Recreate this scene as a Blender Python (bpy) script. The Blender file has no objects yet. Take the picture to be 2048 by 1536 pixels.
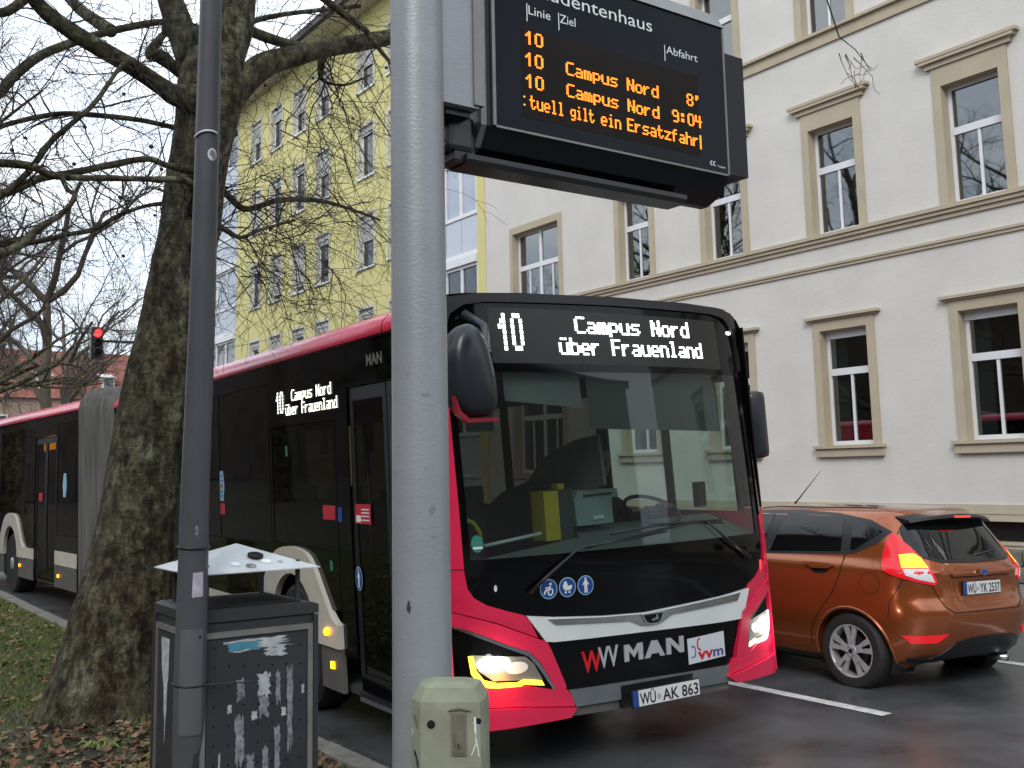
import bpy, bmesh, math, random
import numpy as np
from mathutils import Vector, Matrix, noise
from mathutils.bvhtree import BVHTree
R=math.radians
sc=bpy.context.scene
col=sc.collection
rnd=random.Random(7)
# ------------------------------------------------ camera, world, sun, exposure
cd=bpy.data.cameras.new('camera'); cam=bpy.data.objects.new('camera',cd); col.objects.link(cam); sc.camera=cam
cd.sensor_width=36; cd.lens=2066.8/2048*36; cd.shift_x=(1024-980.5)/2048; cd.shift_y=(677.1-768)/2048
cd.clip_start=.05; cd.clip_end=1500
YAW,PIT,ROL=.6046,.13,-.018
fw=Vector((math.sin(YAW)*math.cos(PIT),math.cos(YAW)*math.cos(PIT),math.sin(PIT)))
rt=Vector((math.cos(YAW),-math.sin(YAW),0)); up=rt.cross(fw)
cr=rt*math.cos(ROL)+up*math.sin(ROL); cu=-rt*math.sin(ROL)+up*math.cos(ROL)
m=Matrix.Identity(4)
for i in range(3): m[i][0]=cr[i]; m[i][1]=cu[i]; m[i][2]=-fw[i]
m.translation=(0,0,1.6); cam.matrix_world=m
w=bpy.data.worlds.new('World'); sc.world=w; w.use_nodes=True
nt=w.node_tree; N=nt.nodes; L=nt.links; bg=N['Background']
SUN_EL,SUN_ROT=R(38),R(250)
sk=N.new('ShaderNodeTexSky'); sk.sky_type='NISHITA'; sk.sun_disc=False; sk.sun_elevation=SUN_EL; sk.sun_rotation=SUN_ROT
tc=N.new('ShaderNodeTexCoord'); mp=N.new('ShaderNodeMapping'); mp.inputs['Scale'].default_value=(1,1,2.6)
ns=N.new('ShaderNodeTexNoise'); ns.inputs['Scale'].default_value=2.6; ns.inputs['Detail'].default_value=5; ns.inputs['Roughness'].default_value=.55
rp=N.new('ShaderNodeValToRGB'); rp.color_ramp.elements[0].position=.36; rp.color_ramp.elements[0].color=(5.3,6.3,7.6,1); rp.color_ramp.elements[1].position=.6; rp.color_ramp.elements[1].color=(8.6,9.0,9.4,1)
mx=N.new('ShaderNodeMixRGB'); mx.inputs[0].default_value=.88
L.new(tc.outputs['Generated'],mp.inputs[0]); L.new(mp.outputs[0],ns.inputs[0]); L.new(ns.outputs[0],rp.inputs[0])
L.new(sk.outputs[0],mx.inputs[1]); L.new(rp.outputs[0],mx.inputs[2]); L.new(mx.outputs[0],bg.inputs[0]); bg.inputs[1].default_value=.11
sl=bpy.data.lights.new('sun','SUN'); sl.energy=.9; sl.angle=R(25); sl.color=(1,.97,.93)
so=bpy.data.objects.new('sun',sl); col.objects.link(so)
sd=Vector((-math.cos(SUN_EL)*.75,-math.cos(SUN_EL)*.66,math.sin(SUN_EL)))   # from the camera's side of the street
so.rotation_euler=sd.to_track_quat('Z','Y').to_euler()
sk.sun_rotation=math.atan2(sd.x,sd.y)
vs=sc.view_settings; vs.view_transform='Standard'; vs.look='None'; vs.gamma=1; vs.use_curve_mapping=False; vs.exposure=.85
sc.render.engine='CYCLES'
sc.cycles.max_bounces=7; sc.cycles.transparent_max_bounces=16; sc.cycles.sample_clamp_indirect=4

# ------------------------------------------------ materials
def mat(name,c,rough=.6,metal=0,var=.15,vs_=3.,bump=0.,bs=40.,spec=.5,emit=None,es=0,coat=0,c2=None,stretch=(1,1,1),rv=.0,trans=0):
    m=bpy.data.materials.new(name); m.use_nodes=True; t=m.node_tree; n=t.nodes; l=t.links; b=n['Principled BSDF']
    b.inputs['Roughness'].default_value=rough; b.inputs['Metallic'].default_value=metal; b.inputs['Specular IOR Level'].default_value=spec
    b.inputs['Coat Weight'].default_value=coat; b.inputs['Coat Roughness'].default_value=.04
    tcn=n.new('ShaderNodeTexCoord'); mpn=n.new('ShaderNodeMapping'); mpn.inputs['Scale'].default_value=stretch; l.new(tcn.outputs['Object'],mpn.inputs[0])
    nn=n.new('ShaderNodeTexNoise'); nn.inputs['Scale'].default_value=vs_; nn.inputs['Detail'].default_value=6; nn.inputs['Roughness'].default_value=.6; l.new(mpn.outputs[0],nn.inputs[0])
    cr_=n.new('ShaderNodeValToRGB'); cr_.color_ramp.elements[0].position=.3; cr_.color_ramp.elements[1].position=.7
    a=[max(0,x*(1-var)) for x in c]; d=[x*(1+var*.6) for x in c] if c2 is None else c2
    cr_.color_ramp.elements[0].color=(*a,1); cr_.color_ramp.elements[1].color=(*d,1)
    l.new(nn.outputs[0],cr_.inputs[0]); l.new(cr_.outputs[0],b.inputs['Base Color'])
    if rv:
        mr=n.new('ShaderNodeMapRange'); mr.inputs[1].default_value=.3; mr.inputs[2].default_value=.7; mr.inputs[3].default_value=max(.02,rough-rv); mr.inputs[4].default_value=rough+rv
        l.new(nn.outputs[0],mr.inputs[0]); l.new(mr.outputs[0],b.inputs['Roughness'])
    if bump:
        bn=n.new('ShaderNodeTexNoise'); bn.inputs['Scale'].default_value=bs; bn.inputs['Detail'].default_value=4; l.new(mpn.outputs[0],bn.inputs[0])
        bp=n.new('ShaderNodeBump'); bp.inputs['Strength'].default_value=min(1,bump*20); bp.inputs['Distance'].default_value=bump; l.new(bn.outputs[0],bp.inputs['Height']); l.new(bp.outputs[0],b.inputs['Normal'])
    if emit: b.inputs['Emission Color'].default_value=(*emit,1); b.inputs['Emission Strength'].default_value=es
    if trans: b.inputs['Transmission Weight'].default_value=trans
    return m
def glass(name,tint,refl=1.0,rough=.02,dark=(0.01,0.012,0.012),opac=0.0,idx=1.5):
    m=bpy.data.materials.new(name); m.use_nodes=True; t=m.node_tree; n=t.nodes; l=t.links
    for x in list(n): n.remove(x)
    o=n.new('ShaderNodeOutputMaterial'); tr=n.new('ShaderNodeBsdfTransparent'); tr.inputs[0].default_value=(*tint,1)
    gl=n.new('ShaderNodeBsdfGlossy'); gl.inputs['Roughness'].default_value=rough; gl.inputs[0].default_value=(refl,refl,refl,1)
    df=n.new('ShaderNodeBsdfDiffuse'); df.inputs[0].default_value=(*dark,1)
    m1=n.new('ShaderNodeMixShader'); m1.inputs[0].default_value=opac; l.new(tr.outputs[0],m1.inputs[1]); l.new(df.outputs[0],m1.inputs[2])
    fr=n.new('ShaderNodeFresnel'); ge=n.new('ShaderNodeNewGeometry'); ior=n.new('ShaderNodeMix'); ior.inputs[2].default_value=idx; ior.inputs[3].default_value=1/idx; l.new(ge.outputs['Backfacing'],ior.inputs[0]); l.new(ior.outputs[0],fr.inputs[0])
    m2=n.new('ShaderNodeMixShader'); l.new(fr.outputs[0],m2.inputs[0]); l.new(m1.outputs[0],m2.inputs[1]); l.new(gl.outputs[0],m2.inputs[2]); l.new(m2.outputs[0],o.inputs[0])
    return m
K={}
K['red']=mat('bus_red_paint',(.70,.017,.072),.28,var=.06,vs_=2,coat=.5)
K['redtrim']=mat('dark_red_trim',(.28,.006,.02),.35,var=.1,coat=.4)
K['cream']=mat('cream_paint',(.62,.58,.5),.35,var=.1,vs_=4,coat=.3)
K['white']=mat('white_paint',(.72,.74,.72),.3,var=.06,coat=.3)
K['blackgloss']=mat('black_gloss_panel',(.003,.003,.0035),.06,var=.2,spec=.22)
K['blackplastic']=mat('black_plastic',(.012,.012,.014),.45,var=.3,vs_=8,bump=.0004,bs=300)
K['mirror']=mat('mirror_housing_plastic',(.02,.024,.03),.3,var=.2,vs_=6)
K['greybumper']=mat('grey_bumper_paint',(.13,.14,.15),.42,var=.15,vs_=6)
K['skirt']=mat('grey_skirt_paint',(.12,.115,.105),.5,var=.3,vs_=5)
K['chrome']=mat('brushed_chrome',(.55,.55,.54),.16,metal=1,var=.15,vs_=9)
K['alu']=mat('aluminium',(.45,.45,.45),.35,metal=.9,var=.2,vs_=14)
K['tyre']=mat('tyre_rubber',(.018,.017,.016),.75,var=.4,vs_=12,bump=.002,bs=90)
K['rim']=mat('alloy_rim',(.5,.5,.51),.3,metal=.35,var=.2,vs_=8)
K['darkmetal']=mat('dark_metal',(.03,.03,.033),.5,metal=.3,var=.3)
K['bellows']=mat('bellows_fabric',(.12,.118,.11),.85,var=.45,vs_=5,stretch=(3,3,.2),bump=.002,bs=60)
K['glass_ws']=glass('windscreen_glass',(.60,.70,.65),.9,opac=.10,dark=(.11,.12,.12))
K['glass_side']=glass('tinted_side_glass',(.12,.11,.095),.7,opac=.1,dark=(.004,.004,.004))
K['glass_win']=glass('window_glass',(.45,.5,.5),1.0,opac=.0,idx=2.3)
K['glass_far']=glass('far_window_glass',(.3,.33,.35),1.0,opac=.3,dark=(.03,.035,.04),idx=1.8)
K['glass_car']=glass('tinted_car_glass',(.06,.065,.065),1.0,opac=.5)
K['interior']=mat('bus_interior_grey',(.05,.052,.055),.8,var=.3)
K['interior2']=mat('bus_interior_light_grey',(.16,.17,.17),.7,var=.25)
K['dash']=mat('dashboard_grey_green',(.13,.15,.145),.6,var=.15)
K['yellow']=mat('yellow_device_plastic',(.55,.45,.02),.4,var=.1,vs_=8)
K['device']=mat('pale_device_plastic',(.28,.36,.34),.4,var=.1)
K['blind']=mat('sun_blind_fabric',(.07,.075,.072),.9,var=.12,vs_=2)
K['ledpanel']=mat('display_panel',(.02,.021,.019),.3,var=.2,vs_=6,spec=.4)
K['ledwhite']=mat('white_led',(.8,.8,.8),.5,emit=(1,1,.97),es=2.6)
K['ledside']=mat('side_led',(.8,.8,.7),.5,emit=(1,1,.85),es=1.6)
K['ledorange']=mat('orange_led',(.8,.3,.02),.5,emit=(1,.24,.012),es=1.0)
K['signpanel']=mat('sign_display_panel',(.012,.007,.006),.4,var=.2,vs_=6,spec=.1)
K['lampwhite']=mat('headlight_lit',(1,1,1),.5,emit=(1,.97,.86),es=16)
K['drl']=mat('amber_indicator_lit',(1,.6,.05),.5,emit=(1,.50,.02),es=3.2)
K['drlwhite']=mat('pale_light_strip_lit',(1,1,.8),.5,emit=(1,.93,.6),es=1.3)
K['amber']=mat('amber_marker_lit',(1,.5,.02),.4,emit=(1,.36,.006),es=2.2)
K['redlit']=mat('red_lamp_lit',(.8,.01,.01),.3,emit=(1,.03,.02),es=1.5)
K['trafficred']=mat('traffic_red_lit',(1,.02,.02),.3,emit=(1,.012,.012),es=7)
K['blue']=mat('blue_sticker',(.01,.06,.25),.5,var=.1)
K['stickwhite']=mat('white_sticker',(.65,.68,.7),.5,var=.06)
K['stickred']=mat('red_sticker',(.5,.02,.04),.5,var=.1)
K['stickgreen']=mat('green_sticker',(.02,.2,.14),.5,var=.1)
K['stickblue']=mat('light_blue_sticker',(.3,.5,.62),.5,var=.1)
K['plate']=mat('number_plate_white',(.68,.69,.68),.4,var=.04)
K['ink']=mat('black_ink',(.01,.01,.012),.5,var=.1)
K['redink']=mat('red_letter',(.6,.01,.02),.4,var=.05)
K['silverink']=mat('silver_letter',(.42,.43,.44),.35,var=.1)
K['blueink']=mat('navy_letter',(.03,.05,.28),.4,var=.05)
K['asphalt']=mat('wet_asphalt',(.062,.065,.068),.34,var=.35,vs_=1.3,bump=.004,bs=110,rv=.13,spec=.5)
K['line']=mat('road_paint_white',(.55,.55,.52),.6,var=.35,vs_=14,bump=.001,bs=80)
K['kerb']=mat('kerb_stone',(.19,.18,.155),.8,var=.4,vs_=9,bump=.004,bs=40)
K['cobble']=mat('dark_cobble',(.045,.045,.05),.45,var=.5,vs_=9,bump=.006,bs=45)
K['soil']=mat('damp_soil',(.045,.034,.024),.95,var=.5,vs_=3,bump=.02,bs=22,c2=(.075,.058,.04))
K['pave']=mat('pavement_slab',(.16,.155,.145),.8,var=.3,vs_=2,bump=.003,bs=30)
K['stucco']=mat('pale_stucco',(.59,.565,.52),.9,var=.075,vs_=1.1,bump=.014,bs=21)
K['trim']=mat('beige_stone_trim',(.43,.365,.265),.85,var=.09,vs_=2,bump=.002,bs=40)
K['plinthm']=mat('beige_plinth_render',(.46,.40,.29),.85,var=.12,vs_=2.5,bump=.004,bs=30)
K['stone']=mat('rough_base_stone',(.16,.15,.13),.9,var=.4,vs_=5,bump=.01,bs=22)
K['winframe']=mat('white_window_frame',(.68,.69,.7),.4,var=.04)
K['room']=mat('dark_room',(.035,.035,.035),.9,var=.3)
K['curtain']=mat('pale_curtain',(.3,.31,.3),.9,var=.2,vs_=6,stretch=(8,8,.3))
K['ystucco']=mat('yellow_stucco',(.60,.545,.235),.9,var=.04,vs_=.7,bump=.006,bs=20)
K['ytrim']=mat('pale_window_surround',(.55,.53,.42),.8,var=.08)
K['loggia']=mat('pale_blue_panel',(.50,.54,.6),.5,var=.05)
K['loggiaglass']=mat('frosted_loggia_glass',(.36,.41,.48),.25,var=.1,vs_=1.5)
K['shutter']=mat('roller_shutter',(.5,.5,.48),.6,var=.1)
K['rooftile']=mat('dark_roof_tile',(.07,.065,.06),.8,var=.3,vs_=8)
K['redtile']=mat('red_roof_tile',(.22,.075,.05),.85,var=.35,vs_=1.5,bump=.02,bs=12)
K['brickwall']=mat('rosy_render',(.32,.22,.17),.9,var=.2,vs_=1)
K['nearwall']=mat('brown_render',(.09,.065,.045),.9,var=.5,vs_=.5,c2=(.12,.09,.07))
K['farwhite']=mat('far_white_frame',(.6,.6,.58),.6)
K['polewhite']=mat('grey_hammered_paint',(.27,.285,.30),.42,metal=.15,var=.09,vs_=3,bump=.008,bs=70,stretch=(1,1,1.6))
K['lamp']=mat('dark_grey_lamp_paint',(.080,.085,.096),.38,var=.2,vs_=5,stretch=(1,1,.4),bump=.0006,bs=60)
K['lampdoor']=mat('lamp_hatch_paint',(.115,.12,.128),.45,var=.15,vs_=5,stretch=(1,1,.4))
K['binpanel']=mat('bin_perforated_panel',(.028,.030,.035),.5,var=.25,vs_=4)
K['binframe']=mat('bin_frame_paint',(.028,.029,.031),.5,var=.2)
K['binalu']=mat('bin_aluminium_strip',(.26,.25,.24),.4,metal=.5,var=.2,vs_=10)
K['binroof']=mat('bin_roof_paint',(.5,.53,.54),.4,var=.22,vs_=7)
K['paper']=mat('torn_paper',(.40,.42,.43),.8,var=.35,vs_=25,bump=.001,bs=120)
K['paperblue']=mat('torn_blue_paper',(.06,.22,.3),.7,var=.2,vs_=20)
K['pinkpaper']=mat('lilac_paper',(.5,.45,.55),.8,var=.25,vs_=30)
K['tape']=mat('scratched_tape_residue',(.17,.18,.2),.7,var=.6,vs_=38,c2=(.30,.31,.33))
K['post']=mat('olive_concrete_post',(.25,.26,.185),.75,var=.25,vs_=7,bump=.0015,bs=70)
K['postdark']=mat('dark_olive_plastic',(.17,.17,.12),.6,var=.2)  # darker olive than the post body
K['postmetal']=mat('worn_lock_plate',(.22,.2,.15),.45,metal=.4,var=.3,vs_=20)
K['signbody']=mat('sign_black_housing',(.006,.007,.010),.3,var=.2,vs_=4,spec=.25)
K['signface']=mat('sign_front_glass',(.004,.006,.011),.16,var=.2,vs_=3,spec=.10)
K['signedge']=mat('sign_edge_alu',(.19,.19,.18),.4,metal=.5,var=.2,vs_=8)
K['letter']=mat('white_lettering',(.75,.76,.76),.5,var=.03)
K['twig']=mat('twig_bark',(.035,.03,.025),.9,var=.4,vs_=4)
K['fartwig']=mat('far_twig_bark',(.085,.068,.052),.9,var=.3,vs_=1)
K['redglass']=mat('red_lamp_glass',(.45,.008,.015),.12,var=.1,emit=(1,.015,.02),es=.22,coat=.5)
K['copper']=mat('copper_car_paint',(.34,.088,.022),.22,metal=.6,var=.05,vs_=60,coat=1.0)
K['carblack']=mat('car_black_trim',(.012,.012,.013),.35,var=.2)
K['caldark']=mat('car_gap',(.003,.003,.003),.9,var=.1)
K['skin']=mat('skin',(.35,.2,.14),.6,var=.1)
K['cloth']=mat('dark_red_jacket',(.07,.02,.025),.9,var=.3,vs_=10)
K['hair']=mat('dark_hair',(.02,.015,.012),.8,var=.3)

def bark():
    m=bpy.data.materials.new('plane_tree_bark'); m.use_nodes=True; t=m.node_tree; n=t.nodes; l=t.links; b=n['Principled BSDF']; b.inputs['Roughness'].default_value=.85; b.inputs['Specular IOR Level'].default_value=.25
    tcn=n.new('ShaderNodeTexCoord')
    def mapn(s): q=n.new('ShaderNodeMapping'); q.inputs['Scale'].default_value=s; l.new(tcn.outputs['Object'],q.inputs[0]); return q.outputs[0]
    def noi(v,s,d=6,r=.6):
        q=n.new('ShaderNodeTexNoise'); q.inputs['Scale'].default_value=s; q.inputs['Detail'].default_value=d; q.inputs['Roughness'].default_value=r; l.new(v,q.inputs[0]); return q
    def ramp(v,st,const=False):
        q=n.new('ShaderNodeValToRGB'); e=q.color_ramp.elements; 
        if const: q.color_ramp.interpolation='CONSTANT'
        for k,(p,c_) in enumerate(st):
            x=e[k] if k<2 else e.new(p); x.position=p; x.color=(*c_,1)
        l.new(v,q.inputs[0]); return q.outputs[0]
    def mix(a_,b_,f,mode='MIX'):
        q=n.new('ShaderNodeMixRGB'); q.blend_type=mode
        for k,v in ((0,f),(1,a_),(2,b_)):
            if hasattr(v,'is_linked') or hasattr(v,'links'): l.new(v,q.inputs[k])
            elif k==0: q.inputs[0].default_value=v
            else: q.inputs[k].default_value=(*v,1)
        return q.outputs[0]
    P1=mapn((1,1,.55)); P2=mapn((1,1,2.2))
    big=ramp(noi(P1,5.5,9,.66).outputs[0],[(.36,(.034,.026,.016)),(.46,(.068,.054,.032)),(.54,(.092,.086,.052)),(.64,(.135,.138,.092))])
    fl=noi(P1,17,9,.72); fleck=ramp(fl.outputs[0],[(.41,(.38,.34,.30)),(.50,(1,1,1)),(.60,(2.0,2.05,1.95))])
    c=mix(big,fleck,1.0,'MULTIPLY')
    wr=noi(P2,7,5,.6); c=mix(c,ramp(wr.outputs[0],[(.38,(.62,.6,.58)),(.5,(1,1,1))]),.8,'MULTIPLY')
    # older grey-green film in broad areas
    c=mix(c,(.105,.108,.068),ramp(noi(tcn.outputs['Object'],1.7,4).outputs[0],[(.50,(0,0,0)),(.68,(.55,.55,.55))]))
    v=n.new('ShaderNodeTexVoronoi'); v.inputs['Scale'].default_value=17; ad=mix(P1,fl.outputs['Color'],.10,'ADD'); l.new(ad,v.inputs[0])
    s=n.new('ShaderNodeSeparateColor'); l.new(v.outputs['Color'],s.inputs[0])
    near=ramp(v.outputs['Distance'],[(.0,(1,1,1)),(.30,(0,0,0))],True); pick=ramp(s.outputs[0],[(0,(0,0,0)),(.90,(1,1,1))],True)
    c=mix(c,(.15,.14,.075),mix(near,pick,1.0,'MULTIPLY'))
    l.new(c,b.inputs['Base Color'])
    h=mix(fl.outputs[0],wr.outputs[0],.5); bp=n.new('ShaderNodeBump'); bp.inputs['Strength'].default_value=1; bp.inputs['Distance'].default_value=.11; l.new(h,bp.inputs['Height']); l.new(bp.outputs[0],b.inputs['Normal'])
    return m
K['bark']=bark()
def island(name,cols,rough=.8):
    m=bpy.data.materials.new(name); m.use_nodes=True; t=m.node_tree; n=t.nodes; l=t.links; b=n['Principled BSDF']; b.inputs['Roughness'].default_value=rough
    g=n.new('ShaderNodeNewGeometry'); r=n.new('ShaderNodeValToRGB'); e=r.color_ramp.elements
    e[0].color=(*cols[0],1); e[1].color=(*cols[-1],1)
    for i,c_ in enumerate(cols[1:-1]): x=e.new((i+1)/(len(cols)-1)); x.color=(*c_,1)
    l.new(g.outputs['Random Per Island'],r.inputs[0]); l.new(r.outputs[0],b.inputs['Base Color']); return m
K['leaf']=island('fallen_leaf',[(.10,.045,.02),(.20,.11,.055),(.26,.16,.085),(.15,.06,.03),(.07,.04,.025),(.28,.2,.12),(.12,.08,.05),(.20,.08,.035)])
K['turf']=mat('mossy_turf',(.035,.042,.016),.95,var=.5,vs_=2.2,bump=.02,bs=30,c2=(.075,.055,.035))
K['grass']=island('grass_blade',[(.08,.13,.022),(.15,.19,.04),(.11,.16,.03),(.19,.19,.07)])

# ------------------------------------------------ object helpers
def tag(o,label=None,cat=None,group=None,kind=None):
    if label: o['label']=label
    if cat: o['category']=cat
    if group: o['group']=group
    if kind: o['kind']=kind
    return o
def thing(name,label,cat,loc=(0,0,0),rot=(0,0,0),group=None):
    o=bpy.data.objects.new(name,None); col.objects.link(o); o.location=loc; o.rotation_euler=rot; o.empty_display_size=.2
    return tag(o,label,cat,group)
def link(name,me,m,parent=None,smooth=False):
    o=bpy.data.objects.new(name,me); col.objects.link(o)
    if m is not None:
        me.materials.clear(); me.materials.append(K[m] if isinstance(m,str) else m)
    if parent: o.parent=parent
    if smooth: me.shade_smooth()
    return o
class MB:
    def __init__(s): s.v=[]; s.f=[]
    def add(s,v,f):
        b=len(s.v); s.v+= [tuple(x) for x in v]; s.f+=[tuple(i+b for i in q) for q in f]; return s
    def box(s,x0,x1,y0,y1,z0,z1):
        return s.add([(x0,y0,z0),(x1,y0,z0),(x1,y1,z0),(x0,y1,z0),(x0,y0,z1),(x1,y0,z1),(x1,y1,z1),(x0,y1,z1)],[(0,3,2,1),(4,5,6,7),(0,1,5,4),(1,2,6,5),(2,3,7,6),(3,0,4,7)])
    def bbox(s,x0,x1,y0,y1,z0,z1,b):   # bevelled box
        bm=bmesh.new(); bmesh.ops.create_cube(bm,size=1)
        for q in bm.verts: q.co=Vector(((x0+x1)/2+q.co.x*(x1-x0),(y0+y1)/2+q.co.y*(y1-y0),(z0+z1)/2+q.co.z*(z1-z0)))
        bmesh.ops.bevel(bm,geom=bm.edges[:]+bm.verts[:],offset=b,segments=2,profile=.6,affect='EDGES')
        bm.verts.index_update(); s.add([q.co[:] for q in bm.verts],[[x.index for x in f.verts] for f in bm.faces]); bm.free(); return s
    def tube(s,pts,rad,n=8,cap=True):
        P=[Vector(p) for p in pts]; r=rad if hasattr(rad,'__len__') else [rad]*len(P)
        ref=None; rings=[]
        for i,p in enumerate(P):
            t=(P[min(i+1,len(P)-1)]-P[max(i-1,0)]).normalized()
            if ref is None:
                ref=t.orthogonal().normalized()
            ref=(ref-t*ref.dot(t)).normalized(); b=t.cross(ref)
            rings.append([p+(ref*math.cos(2*math.pi*k/n)+b*math.sin(2*math.pi*k/n))*r[i] for k in range(n)])
        V=[q for R_ in rings for q in R_]; F=[]
        for i in range(len(P)-1):
            for k in range(n): F.append((i*n+k,i*n+(k+1)%n,(i+1)*n+(k+1)%n,(i+1)*n+k))
        if cap: F.append(tuple(range(n))[::-1]); F.append(tuple((len(P)-1)*n+k for k in range(n)))
        return s.add(V,F)
    def lathe(s,prof,c=(0,0,0),axis='z',n=24):
        V=[];F=[]
        for r,h in prof:
            for k in range(n):
                a=2*math.pi*k/n; x,y=r*math.cos(a),r*math.sin(a)
                V.append((c[0]+x,c[1]+y,c[2]+h) if axis=='z' else ((c[0]+h,c[1]+x,c[2]+y) if axis=='x' else (c[0]+x,c[1]+h,c[2]+y)))
        for i in range(len(prof)-1):
            for k in range(n): F.append((i*n+k,i*n+(k+1)%n,(i+1)*n+(k+1)%n,(i+1)*n+k))
        F.append(tuple(range(n))[::-1]); F.append(tuple((len(prof)-1)*n+k for k in range(n)))
        return s.add(V,F)
    def prism(s,poly,d0,d1,axis='y'):
        n=len(poly)
        def P(a,b,d): return (a,d,b) if axis=='y' else ((d,a,b) if axis=='x' else (a,b,d))
        V=[P(a,b,d0) for a,b in poly]+[P(a,b,d1) for a,b in poly]
        F=[tuple(range(n)),tuple(range(2*n-1,n-1,-1))]+[(i,(i+1)%n,n+(i+1)%n,n+i) for i in range(n)]
        return s.add(V,F)
    def me(s,name):
        me=bpy.data.meshes.new(name); me.from_pydata(s.v,[],s.f); bm=bmesh.new(); bm.from_mesh(me)
        bmesh.ops.recalc_face_normals(bm,faces=bm.faces[:]); bm.to_mesh(me); bm.free(); return me
    def obj(s,name,m,parent=None,smooth=False,xf=None,ang=None):
        if xf is not None: s.v=[tuple(xf@Vector(q)) for q in s.v]
        me=s.me(name); o=link(name,me,m,parent,smooth)
        if ang: me.shade_smooth(); me.set_sharp_from_angle(angle=R(ang))
        return o
def patch(name,poly,mp,m,parent,step=.07,thick=.012,smooth=True,xf=None,o0=0.0):
    bm=bmesh.new(); vs_=[bm.verts.new((a,b,0)) for a,b in poly]; bm.faces.new(vs_)
    bmesh.ops.triangulate(bm,faces=bm.faces[:])
    xs=[p[0] for p in poly]; ys=[p[1] for p in poly]
    for lo,hi,ax in ((min(xs),max(xs),0),(min(ys),max(ys),1)):
        n=int((hi-lo)/step)
        for i in range(1,n+1):
            c=lo+(hi-lo)*i/(n+1); co=(c,0,0) if ax==0 else (0,c,0); no=(1,0,0) if ax==0 else (0,1,0)
            bmesh.ops.bisect_plane(bm,geom=bm.verts[:]+bm.edges[:]+bm.faces[:],plane_co=co,plane_no=no,dist=1e-5)
    be=[e for e in bm.edges if e.is_boundary]
    bm.verts.index_update(); n=len(bm.verts); V2=[(v.co.x,v.co.y) for v in bm.verts]
    F=[[v.index for v in f.verts] for f in bm.faces]; E=[(e.verts[0].index,e.verts[1].index) for e in be]; bm.free()
    V=[Vector(mp(a,b,o0+thick)) for a,b in V2]
    if thick>0:
        V+= [Vector(mp(a,b,o0)) for a,b in V2]
        F=F+[[i+n for i in f][::-1] for f in F]+[[a,b,b+n,a+n] for a,b in E]
    if xf is not None: V=[xf@v for v in V]
    me=bpy.data.meshes.new(name); me.from_pydata([tuple(v) for v in V],[],F)
    b2=bmesh.new(); b2.from_mesh(me); bmesh.ops.recalc_face_normals(b2,faces=b2.faces[:]); b2.to_mesh(me); b2.free()
    o=link(name,me,m,parent); 
    if smooth: me.shade_smooth(); me.set_sharp_from_angle(angle=R(35))
    return o
def text_geo(s,bold=.0):
    cu_=bpy.data.curves.new('t','FONT'); cu_.body=s; cu_.size=1; cu_.offset=bold; cu_.resolution_u=3
    o=bpy.data.objects.new('t',cu_); col.objects.link(o); dg=bpy.context.evaluated_depsgraph_get(); dg.update()
    me=bpy.data.meshes.new_from_object(o.evaluated_get(dg)); V=[v.co.copy() for v in me.vertices]; F=[tuple(p.vertices) for p in me.polygons]
    bpy.data.objects.remove(o); bpy.data.curves.remove(cu_); bpy.data.meshes.remove(me); return V,F
def text(name,s,x0,x1,zb,h,mp,m,parent,bold=0,cap=None,thick=.0,xf=None,o0=.004):
    """text mapped to the box x0..x1 (left to right as read), baseline zb, cap height h"""
    V,F=text_geo(s,bold); xs=[v.x for v in V]; a,b=min(xs),max(xs); ch=.73 if cap is None else cap
    W=[((v.x-a)/(b-a)*(x1-x0)+x0, zb+v.y/ch*h) for v in V]
    V3=[Vector(mp(p,q,o0+thick)) for p,q in W]
    if xf is not None: V3=[xf@v for v in V3]
    if thick>0:
        n=len(V3); ed={}
        for f in F:
            for i in range(len(f)):
                k=(f[i],f[(i+1)%len(f)]); 
                if (k[1],k[0]) in ed: del ed[(k[1],k[0])]
                else: ed[k]=1
        B=[Vector(mp(p,q,o0)) for p,q in W]
        if xf is not None: B=[xf@v for v in B]
        V3+=B; F=list(F)+[(a_,b_,b_+n,a_+n) for a_,b_ in ed]
    me=bpy.data.meshes.new(name); me.from_pydata([tuple(v) for v in V3],[],F); return link(name,me,m,parent)
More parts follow.
